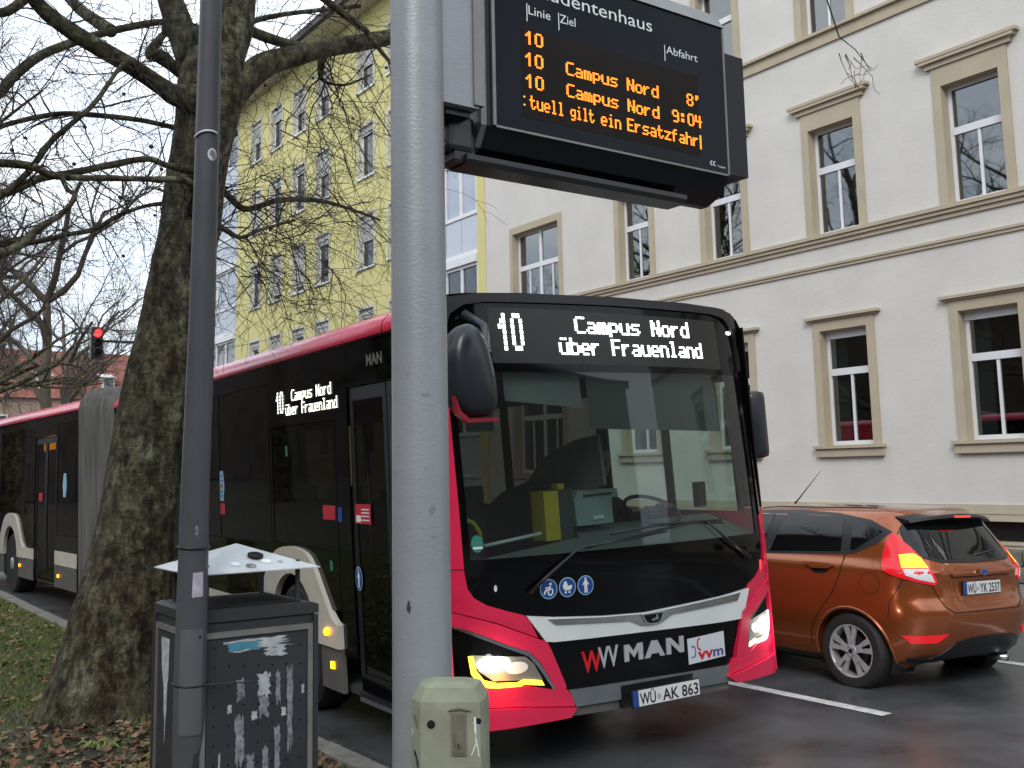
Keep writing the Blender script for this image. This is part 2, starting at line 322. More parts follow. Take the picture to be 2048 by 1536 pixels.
FONT={' ':['']*7,'0':['01110','10001','10001','10001','10001','10001','01110'],'1':['00100','01100','10100','00100','00100','00100','00100'],
'C':['01111','10000','10000','10000','10000','10000','01111'],'a':['00000','00000','01110','00001','01111','10001','01111'],'m':['00000','00000','11010','10101','10101','10101','10101'],
'p':['00000','00000','11110','10001','10001','11110','10000','10000'],'u':['00000','00000','10001','10001','10001','10001','01111'],'s':['00000','00000','01111','10000','01110','00001','11110'],
'N':['10001','11001','11001','10101','10011','10011','10001'],'o':['00000','00000','01110','10001','10001','10001','01110'],'r':['00000','00000','10110','11000','10000','10000','10000'],
'd':['00001','00001','01111','10001','10001','10001','01111'],'8':['01110','10001','10001','01110','10001','10001','01110'],"'":['01100','01100','01000','00000','00000','00000','00000'],
'9':['01110','10001','10001','01111','00001','00001','01110'],':':['00000','01100','01100','00000','01100','01100','00000'],'4':['10010','10010','10010','11111','00010','00010','00010'],
't':['01000','01000','11110','01000','01000','01001','00110'],'e':['00000','00000','01110','10001','11111','10000','01110'],'l':['01100','00100','00100','00100','00100','00100','01110'],
'g':['00000','00000','01111','10001','10001','01111','00001','01110'],'i':['00100','00000','01100','00100','00100','00100','01110'],'n':['00000','00000','11110','10001','10001','10001','10001'],
'E':['11111','10000','10000','11110','10000','10000','11111'],'z':['00000','00000','11111','00010','00100','01000','11111'],'f':['00110','01000','11110','01000','01000','01000','01000'],
'h':['10000','10000','11110','10001','10001','10001','10001'],'b':['10000','10000','11110','10001','10001','10001','11110'],'ü':['01010','00000','10001','10001','10001','10001','01111'],
'F':['11111','10000','10000','11110','10000','10000','10000'],'.':['00000','01000','00000','00000','00000','01000','00000'],'|':['10000','10000','10000','10000','10000','10000','10000','10000'],'v':['00000','00000','10001','10001','01010','01010','00100']}
def led(name,s,x0,x1,zt,ch,mp,m,parent,fill=.8,o0=.004,bold=1,xf=None,cols=None):
    """dot matrix text between x0..x1, top at zt, cell height ch; each character its own piece"""
    n=len(s)*6-1 if cols is None else cols; cw=(x1-x0)/n
    for i,c in enumerate(s):
        if c==' ': continue
        mb=MB()
        for r,row in enumerate(FONT[c]):
            for k,b in enumerate(row):
                if b=='1':
                    a=x0+(i*6+k)*cw; e=cw*(fill+(.62 if bold else 0)); z=zt-r*ch
                    q=[mp(a,z,o0),mp(a+e,z,o0),mp(a+e,z-ch*fill,o0),mp(a,z-ch*fill,o0)]
                    mb.add(q,[(0,1,2,3)])
        if xf is not None: mb.v=[tuple(xf@Vector(q)) for q in mb.v]
        me=bpy.data.meshes.new(name); me.from_pydata(mb.v,[],mb.f); link(name,me,m,parent)
def circ(cx,cz,r,n=20,rz=None,a0=0,a1=360):
    rz=rz or r; return [(cx+r*math.cos(R(a0+(a1-a0)*k/n)),cz+rz*math.sin(R(a0+(a1-a0)*k/n))) for k in range(n if a1-a0==360 else n+1)]
# ------------------------------------------------ ground, road, kerb, pavements
def sheet(name,x0,x1,y0,y1,z,m,kind='structure'):
    me=bpy.data.meshes.new(name); me.from_pydata([(x0,y0,z),(x1,y0,z),(x1,y1,z),(x0,y1,z)],[],[(0,1,2,3)]); return tag(link(name,me,m),kind=kind)
sheet('ground',-260,320,-160,420,-.34,'soil')
sheet('road',2.6,12.35,-60,150,-.12,'asphalt')
sheet('cross_road',-60,140,60,74,-.116,'asphalt')
def verge_h(x,y):
    d=math.hypot(x-1.95,y-7.5)
    return .025*noise.noise(Vector((x*1.3,y*1.3,0)))+.012*noise.noise(Vector((x*6,y*6,3)))+.07*math.exp(-(d/.75)**2)-.012 - (.02 if x>2.7 else 0)
nx,ny=70,330; me=bpy.data.meshes.new('verge'); V=[];F=[]
for j in range(ny+1):
    for i in range(nx+1):
        x=-6+8.76*(i/nx)**.6; y=-4+64*(j/ny)**1.35
        V.append((x,y,verge_h(x,y)))
for j in range(ny):
    for i in range(nx):
        a=j*(nx+1)+i; F.append((a,a+1,a+nx+2,a+nx+1))
me.from_pydata(V,[],F); tag(link('verge',me,'turf',smooth=True),kind='structure')
sheet('park_ground',-60,-5.9,-60,60,-.02,'soil')
sheet('near_pavement',-6,2.76,-60,-3.9,0,'pave')
# kerb stones, each its own piece
kerb=thing('kerb',None,None,(2.83,0,0)); kerb['kind']='structure'
mb=MB(); mb.bbox(-.075,.075,.004,.996,-.16,.0,.012); km=mb.me('kerb_stone'); km.materials.append(K['kerb'])
for i in range(-2,30):
    o=bpy.data.objects.new('kerb_stone',km); col.objects.link(o); o.parent=kerb; o.location=(rnd.uniform(-.006,.006),i*1.0,rnd.uniform(-.008,.008)); o.rotation_euler=(0,rnd.uniform(-.02,.02),rnd.uniform(-.006,.006))
mb=MB(); mb.box(-.075,.075,30,120,-.16,0); mb.box(-.075,.075,-50,-2,-.16,0); r=mb.obj('kerb_run','kerb',kerb)
gut=thing('gutter',None,None,(3.03,0,-.125)); gut['kind']='structure'
cms=[]
for k in range(4):
    mb=MB(); mb.bbox(-.058,.058,-.056,.056,-.06,.014,.016)
    mb.v=[(x+rnd.uniform(-.006,.006),y+rnd.uniform(-.006,.006),z+(rnd.uniform(-.004,.004) if z>0 else 0)) for x,y,z in mb.v]
    me=mb.me('cobble'); me.materials.append(K['cobble']); cms.append(me)
for i in range(125):
    for j in range(2):
        y=3.9+i*.124+(.06 if j else 0)
        o=bpy.data.objects.new('cobble',cms[rnd.randrange(4)]); col.objects.link(o); o.parent=gut
        o.location=(-.06+j*.124+rnd.uniform(-.004,.004),y,rnd.uniform(-.006,.006)); o.rotation_euler=(rnd.uniform(-.05,.05),rnd.uniform(-.05,.05),rnd.uniform(-.06,.06))
# painted lines: each dash its own
def dash(x0,x1,y0,y1): sheet('lane_marking',x0,x1,y0,y1,-.1155,'line')
for y in (4.62,-4.0,-12.5,13.0,22,31,40): dash(6.44,6.56,y,y+3.6 if y!=4.62 else 8.4)
dash(8.93,9.05,-20,60)
tag(MB().box(12.35,12.5,-60,120,-.16,0).obj('far_kerb','kerb'),kind='structure')
tag(MB().box(12.5,14.2,-60,120,-.16,-.003).obj('far_pavement','pave'),kind='structure')
def scatter_leaves():
    r=np.random.default_rng(3); n=9000
    V=[];F=[];k=0
    while k<n:
        if r.random()<.55: x,y=r.uniform(.2,2.74),r.uniform(3.2,7.4)
        else: x,y=r.uniform(.6,2.74),r.uniform(6.5,19)
        dens=.95 if y<6.4 else .30+.6*max(0,noise.noise(Vector((x*1.6,y*1.6,9))))
        if r.random()>dens: continue
        if math.hypot(x-1.95,y-7.5)<.42: continue
        k+=1; s=r.uniform(.010,.034); a=r.uniform(0,6.28); c,sn=math.cos(a),math.sin(a); z=verge_h(x,y)+r.uniform(.004,.022); b=len(V)
        t1,t2=r.uniform(-.5,.5,2); cu_=r.uniform(.1,.6)
        jj=r.uniform(.75,1.25,16).reshape(8,2)
        for i_,(u,v) in enumerate(((0,0),(1,.25),(.72,.5),(.62,.95),(.05,1.15),(-.6,.95),(-.7,.5),(-1,.2))):
            u,v=u*jj[i_][0],v*jj[i_][1]
            px,py=u*s,(v-.4)*s*1.5; h=abs(u)*s*cu_+px*t1+py*t2
            V.append((x+px*c-py*sn,y+px*sn+py*c,z+h+.004))
        F+=[(b,b+1,b+2),(b,b+2,b+3),(b,b+3,b+4),(b,b+4,b+5),(b,b+5,b+6),(b,b+6,b+7)]
    me=bpy.data.meshes.new('fallen_leaves'); me.from_pydata(V,[],F); tag(link('fallen_leaves',me,'leaf'),'brown plane tree leaves lying on the grass verge','leaves',kind='stuff')
scatter_leaves()
def scatter_grass():
    r=np.random.default_rng(5); n=150000
    x=r.uniform(-.4,2.74,n); y=r.uniform(3.6,20,n)
    keep=[]
    for i in range(n):
        g=noise.noise(Vector((x[i]*.9,y[i]*.9,2)))+.55*noise.noise(Vector((x[i]*4,y[i]*4,5)))
        near=.5+(y[i]-6.7)*.9 - (2.0-x[i])*0.05
        p=1/(1+math.exp(-(g*3+near)*1.6)); 
        if math.hypot(x[i]-1.95,y[i]-7.5)<.45: p=0
        if r.random()<p*.95+.03*(g>.25): keep.append(i)
    V=[];F=[]
    for i in keep:
        h=r.uniform(.018,.05)*(1.6 if r.random()<.04 else 1); a=r.uniform(0,6.28); w_=.004; lx,ly=r.normal(0,.02,2); z=verge_h(x[i],y[i])-.002; b=len(V)
        c,s=math.cos(a)*w_,math.sin(a)*w_
        V+= [(x[i]-c,y[i]-s,z),(x[i]+c,y[i]+s,z),(x[i]+lx,y[i]+ly,z+h)]; F.append((b,b+1,b+2))
    me=bpy.data.meshes.new('grass'); me.from_pydata(V,[],F); tag(link('grass',me,'grass'),'short patchy grass growing on the verge','grass',kind='stuff')
scatter_grass()
# low weeds at the foot of the trunk
for (x,y,lab) in ((1.72,6.62,'small green weed left of the trunk foot'),(1.93,6.2,'low green weed between trunk and litter bin'),(2.02,6.42,'pale green weed right of the trunk foot')):
    r=random.Random(int(x*100)); mb=MB()
    for k in range(34):
        a=r.uniform(0,6.28); l_=r.uniform(.05,.12); w_=r.uniform(.004,.009); d=Vector((math.cos(a),math.sin(a),0)); p=d.orthogonal().normalized()*w_; h=r.uniform(.02,.06); st=Vector((r.uniform(-.05,.05),r.uniform(-.05,.05),.0))
        mb.add([st-p,st+p,st+d*l_*.55+p*1.2+Vector((0,0,h)),st+d*l_+Vector((0,0,h*.4)),st+d*l_*.55-p*1.2+Vector((0,0,h))],[(0,1,2,3,4)])
    o=mb.obj('weed','grass'); o.location=(x,y,verge_h(x,y)); tag(o,lab,'weed',group='weeds by the tree trunk')

# ------------------------------------------------ buildings
def wall_x(name,F_,y0,y1,z0,z1,holes,depth,m,parent,step=None):
    """wall in plane x=F_ facing -x, with openings (ya,yb,za,zb) and reveals"""
    ys=sorted({y0,y1,*[h[0] for h in holes],*[h[1] for h in holes]}); zs=sorted({z0,z1,*[h[2] for h in holes],*[h[3] for h in holes]})
    ys=[y for y in ys if y0<=y<=y1]; zs=[z for z in zs if z0<=z<=z1]; mb=MB()
    for a,b in zip(ys,ys[1:]):
        for c,d in zip(zs,zs[1:]):
            cy,cz=(a+b)/2,(c+d)/2
            if any(h[0]<cy<h[1] and h[2]<cz<h[3] for h in holes): continue
            mb.add([(F_,a,c),(F_,b,c),(F_,b,d),(F_,a,d)],[(0,3,2,1)])
    for ya,yb,za,zb in holes:
        G=F_+depth; mb.add([(F_,ya,za),(F_,yb,za),(F_,yb,zb),(F_,ya,zb),(G,ya,za),(G,yb,za),(G,yb,zb),(G,ya,zb)],[(0,1,5,4),(1,2,6,5),(2,3,7,6),(3,0,4,7)])
    me=bpy.data.meshes.new(name); me.from_pydata(mb.v,[],mb.f); return link(name,me,m,parent)
wb=thing('white_building','pale stuccoed building with beige window surrounds across the street','building',(14,8,0))
wb_inv=Matrix.Translation((-14,-8,0))
def B(mb,name,m,parent,**k): return mb.obj(name,m,parent,xf=wb_inv,**k)
G=14.0
cols=[(15.09),(12.70),(10.30),(7.88),(5.47),(3.06),(.65),(-1.8)]
holes=[];wins=[]
for c in cols:
    for za,zb,kind in ((1.95,3.81,'low'),(5.40,7.20,'mid'),(8.83,10.6,'top')):
        wins.append((c,za,zb,kind)); holes.append((c-.44,c+.44,za,zb))
wide=[(17.53,19.24,5.0,7.15),(17.53,19.24,8.66,10.8),(17.53,19.24,1.6,3.6)]
holes+=wide
base_w=[(c-.5,c+.5,.57,.80) for c in cols[2:]]
wall_x('stucco_wall',G,-6,20.38,1.05,12.6,holes,.2,'stucco',wb).data.transform(wb_inv)
B(MB().box(G-.03,G+.3,-6,20.38,.92,1.05),'plinth_band','plinthm',wb)
wall_x('plinth_wall',G-.02,-6,20.38,.45,.92,[(h[0],h[1],.55,.82) for h in base_w],.25,'plinthm',wb).data.transform(wb_inv)
# rough base stones
base=B(MB().box(G-.03,G+.3,-6,20.38,-.15,.45),'base_wall','stone',wb)
sm=[]
for k in range(5):
    mb=MB(); mb.bbox(-.05,.02,-.22-.03*k,.22+.03*k,-.105,.105,.02); me=mb.me('base_stone'); me.materials.append(K['stone']); sm.append(me)
for row,z in enumerate((.335,.115)):
    y=5.2
    while y<9.9:
        k=rnd.randrange(5); wd=.44+.06*k+.02
        o=bpy.data.objects.new('base_stone',sm[k]); col.objects.link(o); o.parent=wb; o.location=(G-.04-14+rnd.uniform(0,.012),y+wd/2-8,z); y+=wd
# courses
B(MB().box(G-.10,G+.02,-6,17.2,5.33,5.39).box(G-.07,G+.02,-6,17.2,5.27,5.33).box(G-.035,G+.02,-6,17.2,5.20,5.27),'string_course','trim',wb)
B(MB().box(G-.05,G+.02,-6,17.2,4.86,4.90).box(G-.03,G+.02,-6,17.2,4.81,4.86),'string_course','trim',wb)
B(MB().box(G-.10,G+.02,-6,17.2,8.77,8.82).box(G-.04,G+.02,-6,17.2,8.58,8.77),'string_course','trim',wb)
B(MB().box(G-.4,G+.1,-6,20.38,12.5,12.75).box(G-.25,G+.1,-6,20.38,12.3,12.5),'eaves_cornice','trim',wb)
B(MB().add([(G-.45,-6,12.75),(G-.45,20.38,12.75),(G+5,20.38,16.5),(G+5,-6,16.5),(G+10,-6,12.75),(G+10,20.38,12.75)],[(0,1,2,3),(3,2,5,4),(0,3,4),(1,5,2)]),'roof','rooftile',wb)
B(MB().box(G+.3,G+10,-6,-5.9,-.15,12.75).box(G+9.9,G+10,-6,20.38,-.15,12.75).box(G+.2,G+10,20.3,20.38,-.15,12.75),'rear_walls','stucco',wb)
# dark rooms behind the windows
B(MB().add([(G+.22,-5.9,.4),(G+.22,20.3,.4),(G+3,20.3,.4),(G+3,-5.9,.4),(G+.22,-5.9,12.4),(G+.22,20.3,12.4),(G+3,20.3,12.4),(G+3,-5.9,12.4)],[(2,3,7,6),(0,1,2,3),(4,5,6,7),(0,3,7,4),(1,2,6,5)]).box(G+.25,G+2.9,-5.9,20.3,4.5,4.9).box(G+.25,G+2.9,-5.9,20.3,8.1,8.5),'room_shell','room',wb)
def whitewin(c,za,zb,kind,w_=.44,double=False):
    g=G+.15; fw_=.055; f=MB()
    f.box(g,g+.06,c-w_,c-w_+fw_,za,zb).box(g,g+.06,c+w_-fw_,c+w_,za,zb).box(g,g+.06,c-w_+fw_,c+w_-fw_,zb-fw_,zb).box(g,g+.06,c-w_+fw_,c+w_-fw_,za,za+.07)
    zt=za+(zb-za)*(.62 if kind!='low' else .64)
    if kind=='low': f.box(g-.02,g+.06,c-w_+.0,c+w_-.0,zb-.13,zb-.0)   # shutter box
    f.box(g-.012,g+.058,c-w_+fw_,c+w_-fw_,zt-.06,zt+.05)
    ml=[c] if not double else [c]
    hf=.022
    if double:
        f.box(g-.008,g+.054,c-.04,c+.04,za+.07,zb-fw_)
        for q in (c-w_/2,c+w_/2): f.box(g,g+.05,q-.02,q+.02,za+.07,zt-.06)
    else: f.box(g,g+.05,c-hf,c+hf,za+.07,zt-.06)
    o=B(f,'window','winframe',wb)
    xs=[(c-w_+fw_,c-(.04 if double else hf)),(c+(.04 if double else hf),c+w_-fw_)]
    top=[(c-w_+fw_,c+w_-fw_)] if not double else xs
    for a,b in xs:
        B(MB().box(g+.02,g+.026,a,b,za+.07,zt-.06),'pane','glass_win',o)
    for a,b in top: B(MB().box(g+.02,g+.026,a,b,zt+.05,zb-(.13 if kind=='low' else fw_)),'pane','glass_win',o)
    t=.14 if not double else .12
    s=MB(); tt=.3 if kind!='low' and not double else .16; p=G-.03
    s.box(p,G+.0,c-w_-t,c-w_,za-.0,zb+tt).box(p,G,c+w_,c+w_+t,za,zb+tt).box(p,G,c-w_,c+w_,zb,zb+tt)
    # inner rebate of the surround
    s.box(G,G+.15,c+w_-.003,c+w_+.03,za,zb).box(G,G+.15,c-w_-.03,c-w_+.003,za,zb).box(G,G+.15,c-w_,c+w_,zb-.003,zb+.03)
    B(s,'surround','trim',o)
    if not double:
        z=zb+tt
        if kind=='low': B(MB().box(G-.10,G,c-w_-t-.12,c+w_+t+.12,z+.03,z+.075).box(G-.06,G,c-w_-t-.06,c+w_+t+.06,z,z+.03),'cornice','trim',o)
        else: B(MB().box(G-.12,G,c-w_-t-.2,c+w_+t+.2,z+.13,z+.18).box(G-.11,G,c-w_-t-.15,c+w_+t+.15,z+.08,z+.13).box(G-.06,G,c-w_-t-.08,c+w_+t+.08,z,z+.08),'cornice','trim',o)
        if kind=='low': B(MB().box(G-.11,G,c-w_-t-.07,c+w_+t+.07,za-.05,za-.0).box(G-.07,G,c-w_-t-.04,c+w_+t+.04,za-.18,za-.05).box(G,G+.16,c-w_,c+w_,za-.02,za+.002),'sill','trim',o)
    else: B(MB().box(G-.05,G,c-w_-t,c+w_+t,za-.12,za),'sill','trim',o)
    if kind=='low' or rnd.random()<.5:
        sgn=1
        B(MB().box(g+.10,g+.12,c+w_-.30,c+w_-.05,za+.05,zb-.1),'curtain','curtain',o)
for c,za,zb,k in wins: whitewin(c,za,zb,k)
for h in wide: whitewin((h[0]+h[1])/2,h[2],h[3],'mid',w_=(h[1]-h[0])/2,double=True)
for h in base_w:
    B(MB().box(G+.12,G+.14,h[0],h[1],.55,.82),'basement_window','carblack',wb)
    B(MB().box(G-.04,G+.1,h[0]-.05,h[1]+.05,.50,.55),'basement_sill','plinthm',wb)

# yellow building
yb=thing('yellow_building','yellow rendered apartment block with small windows and glazed bays','building',(14,30,0)); yi=Matrix.Translation((-14,-30,0))
def Y(mb,name,m,parent,**k): return mb.obj(name,m,parent,xf=yi,**k)
yc=[24.75,26.6,29.57,31.42,33.35,35.22]; rows=[(2.2,3.72),(4.95,6.45),(7.69,9.25),(10.43,12.0),(13.15,14.65)]
yw=[(c,a,b,.47) for c in yc for a,b in rows]
wall_x('yellow_wall',G,22.95,37.05,-.12,15.6,[(c-w_,c+w_,a,b) for c,a,b,w_ in yw if c<37],.17,'ystucco',yb).data.transform(yi)
Y(MB().box(G-.02,G+.3,20.385,20.72,-.12,15.6),'corner_pier','ystucco',yb)
for i,(c,a,b,w_) in enumerate(yw):
    g=G+.12; f=MB().box(g,g+.05,c-w_,c-w_+.07,a,b).box(g,g+.05,c+w_-.07,c+w_,a,b).box(g,g+.05,c-w_+.07,c+w_-.07,b-.07,b).box(g,g+.05,c-w_+.07,c+w_-.07,a,a+.07)
    r=random.Random(i*7+1); 
    o=Y(f,'window','winframe',yb)
    Y(MB().box(g+.02,g+.03,c-w_+.07,c+w_-.07,a+.07,b-.07),'pane','glass_far',o)
    Y(MB().box(G-.02,G,c-w_-.1,c-w_,a-.06,b+.1).box(G-.02,G,c+w_,c+w_+.1,a-.06,b+.1).box(G-.02,G,c-w_,c+w_,b,b+.1).box(G,g,c-w_-.02,c-w_+.004,a,b).box(G,g,c+w_-.004,c+w_+.02,a,b).box(G,g,c-w_,c+w_,b-.004,b+.02),'surround','ytrim',o)
    Y(MB().box(G-.06,g,c-w_-.1,c+w_+.1,a-.06,a-.002),'sill','winframe',o)
    d=r.choice([.12,.18,.3,.6,1.2,.25,.9])
    s=MB().box(g-.06,g-.005,c-w_+.003,c+w_-.003,b-.16,b-.003)
    k=b-.16; 
    while k>b-.12-d: s.box(g-.03,g-.01,c-w_+.02,c+w_-.02,k-.045,k-.006); k-=.05
    Y(s,'roller_shutter','shutter',o)
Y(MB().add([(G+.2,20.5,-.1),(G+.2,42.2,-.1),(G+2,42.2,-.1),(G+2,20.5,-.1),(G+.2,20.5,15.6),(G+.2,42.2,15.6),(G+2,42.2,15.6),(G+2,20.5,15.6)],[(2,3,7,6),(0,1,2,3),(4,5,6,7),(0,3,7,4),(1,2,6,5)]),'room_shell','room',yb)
Y(MB().box(G+10,G+10.2,20.4,42.2,-.12,15.6).box(G+.3,G+10.2,42.0,42.2,-.12,15.6),'rear_walls','ystucco',yb)
def loggia(y0,y1,n):
    for z0 in (-.1,1.55,4.3,7.05,9.8,12.55):
        if z0<0: Y(MB().box(G+.02,G+.14,y0,y1,-.12,1.55),'bay_base','loggia',yb); continue
        zb=z0+.07; dy=(y1-y0)/n
        fr=MB().box(G-.02,G+.1,y0,y1,z0-.04,z0+.07).box(G-.02,G+.1,y0,y1,z0+.97,z0+1.07).box(G-.02,G+.1,y0,y1,z0+2.42,z0+2.5).box(G-.09,G+.1,y0,y1,z0+2.5,z0+2.7)
        for k in range(n+1):
            y=y0+dy*k; fr.box(G-.012,G+.09,max(y0,y-.045),min(y1,y+.045),z0+1.07,z0+2.42)
        o=Y(fr,'glazed_bay','winframe',yb)
        for k in range(n):
            a,b=y0+dy*k,y0+dy*(k+1)
            Y(MB().box(G+.01,G+.05,a+.012,b-.012,z0+.08,z0+.96),'panel','loggia',o)
            Y(MB().box(G+.03,G+.05,a+.045,b-.045,z0+1.08,z0+2.41),'pane','loggiaglass' if z0 in (7.05,9.8) else 'glass_far',o)
loggia(20.73,22.93,3); loggia(37.08,42.18,5)
Y(MB().box(G-.75,G+.3,20.4,42.2,15.58,15.78),'soffit','ytrim',yb)
Y(MB().box(G-.9,G-.75,20.4,42.2,15.62,15.85),'gutter_rail','rooftile',yb)
Y(MB().add([(G-.8,20.4,15.8),(G-.8,42.2,15.8),(G+5,42.2,19.6),(G+5,20.4,19.6),(G+10.8,20.4,15.8),(G+10.8,42.2,15.8)],[(0,1,2,3),(3,2,5,4),(0,3,4),(1,5,2)]),'roof','rooftile',yb)
mb=MB()
for k in range(27): mb.box(G-.2,G-.17,20.6+k*.8,20.63+k*.8,16.15,16.75)
for z in (16.45,16.75): mb.box(G-.2,G-.175,20.6,41.9,z,z+.025)
Y(mb,'roof_snow_rail','rooftile',yb)

# far red roofed building at the head of the street
rb=thing('red_roofed_building','distant old building with red tiled roof and white windows','building',(14,92,0)); ri=Matrix.Translation((-14,-92,0))
def Rr(mb,name,m,parent,**k): return mb.obj(name,m,parent,xf=ri,**k)
Rr(MB().box(5,42,92,104,-.1,8.6),'wall','brickwall',rb)
Rr(MB().add([(4.6,91.6,8.5),(42.4,91.6,8.5),(42.4,98,13.2),(4.6,98,13.2),(4.6,104.4,8.5),(42.4,104.4,8.5)],[(0,1,2,3),(3,2,5,4),(0,3,4),(1,5,2)]),'roof','redtile',rb)
for k in range(13):
    x=6.6+k*2.75
    for z in (1.6,5.2):
        o=Rr(MB().box(x-.62,x+.62,91.86,92.0,z,z+1.9),'window','farwhite',rb)
        Rr(MB().box(x-.5,x-.04,91.84,91.862,z+.12,z+1.78).box(x+.04,x+.5,91.84,91.862,z+.12,z+1.78),'pane','glass_far',o)
for k in range(6):
    x=8+k*5.2; o=Rr(MB().box(x-.5,x+.5,92.8,94.5,9.3,10.5).add([(x-.7,92.6,10.5),(x+.7,92.6,10.5),(x+.7,95.5,11.1),(x-.7,95.5,11.1)],[(0,1,2,3)]),'dormer','farwhite',rb)
    Rr(MB().box(x-.38,x+.38,92.77,92.798,9.45,10.4),'pane','glass_far',o)
Rr(MB().box(12,13,96,97,12,14.2),'chimney','redtile',rb); Rr(MB().box(30,31,96,97,12,14.2),'chimney','redtile',rb)
eb=thing('unseen_block','unseen brown block added behind the camera to darken reflections','building',(0,-42,0))  # unseen block, added so that dark surfaces mirror less sky
MB().box(-40,40,-10,0,-.1,13).obj('wall','nearwall',eb); MB().box(-40.3,40.3,-10.3,.3,13,13.5).obj('roof','rooftile',eb)
# unseen block added on the camera's side to darken the bus flank's reflections
sb=thing('unseen_block','unseen brown block added on the near side to darken reflections','building',(-13.5,20,0))
MB().box(-10,0,-60,75,-.1,8.8).obj('wall','nearwall',sb); MB().box(-10.4,.4,-60.4,75.4,8.8,9.2).obj('roof','rooftile',sb)
for k in range(12): MB().box(0.0,.05,-53+k*10,-51.9+k*10,.2,2.6).obj('door','rooftile',sb)
# ------------------------------------------------ trees
def crom(P,n):
    out=[]
    for i in range(len(P)-1):
        p0=P[max(i-1,0)];p1=P[i];p2=P[i+1];p3=P[min(i+2,len(P)-1)]
        for k in range(n):
            t=k/n; out.append(tuple(.5*((2*b)+(c-a)*t+(2*a-5*b+4*c-d)*t*t+(3*b-a-3*c+d)*t**3) for a,b,c,d in zip(p0,p1,p2,p3)))
    out.append(tuple(P[-1])); return out
def grow(mb,p,d,length,r,depth,rg,droop=.0,wander=.35,kids=3,sides=4):
    """one wandering twig with side twigs"""
    n=max(3,int(length/.11)) if length<3 else 9; seg=length/n; pts=[p.copy()];rr=[r]; q=p.copy(); dd=d.normalized()
    for i in range(n):
        dd=(dd+Vector((rg.gauss(0,wander),rg.gauss(0,wander),rg.gauss(0,wander)-droop))*.5).normalized(); q=q+dd*seg; pts.append(q.copy()); rr.append(max(r*(1-.8*(i+1)/n),.0016))
        if depth>0 and i>0 and rg.random()<kids/n:
            s=(dd+Vector((rg.gauss(0,.8),rg.gauss(0,.8),rg.gauss(0,.6)))).normalized()
            grow(mb,q.copy(),s,length*rg.uniform(.35,.65),max(rr[-1]*.65,.002),depth-1,rg,droop,wander,kids,max(3,sides-1))
    mb.tube(pts,rr,sides,cap=False)
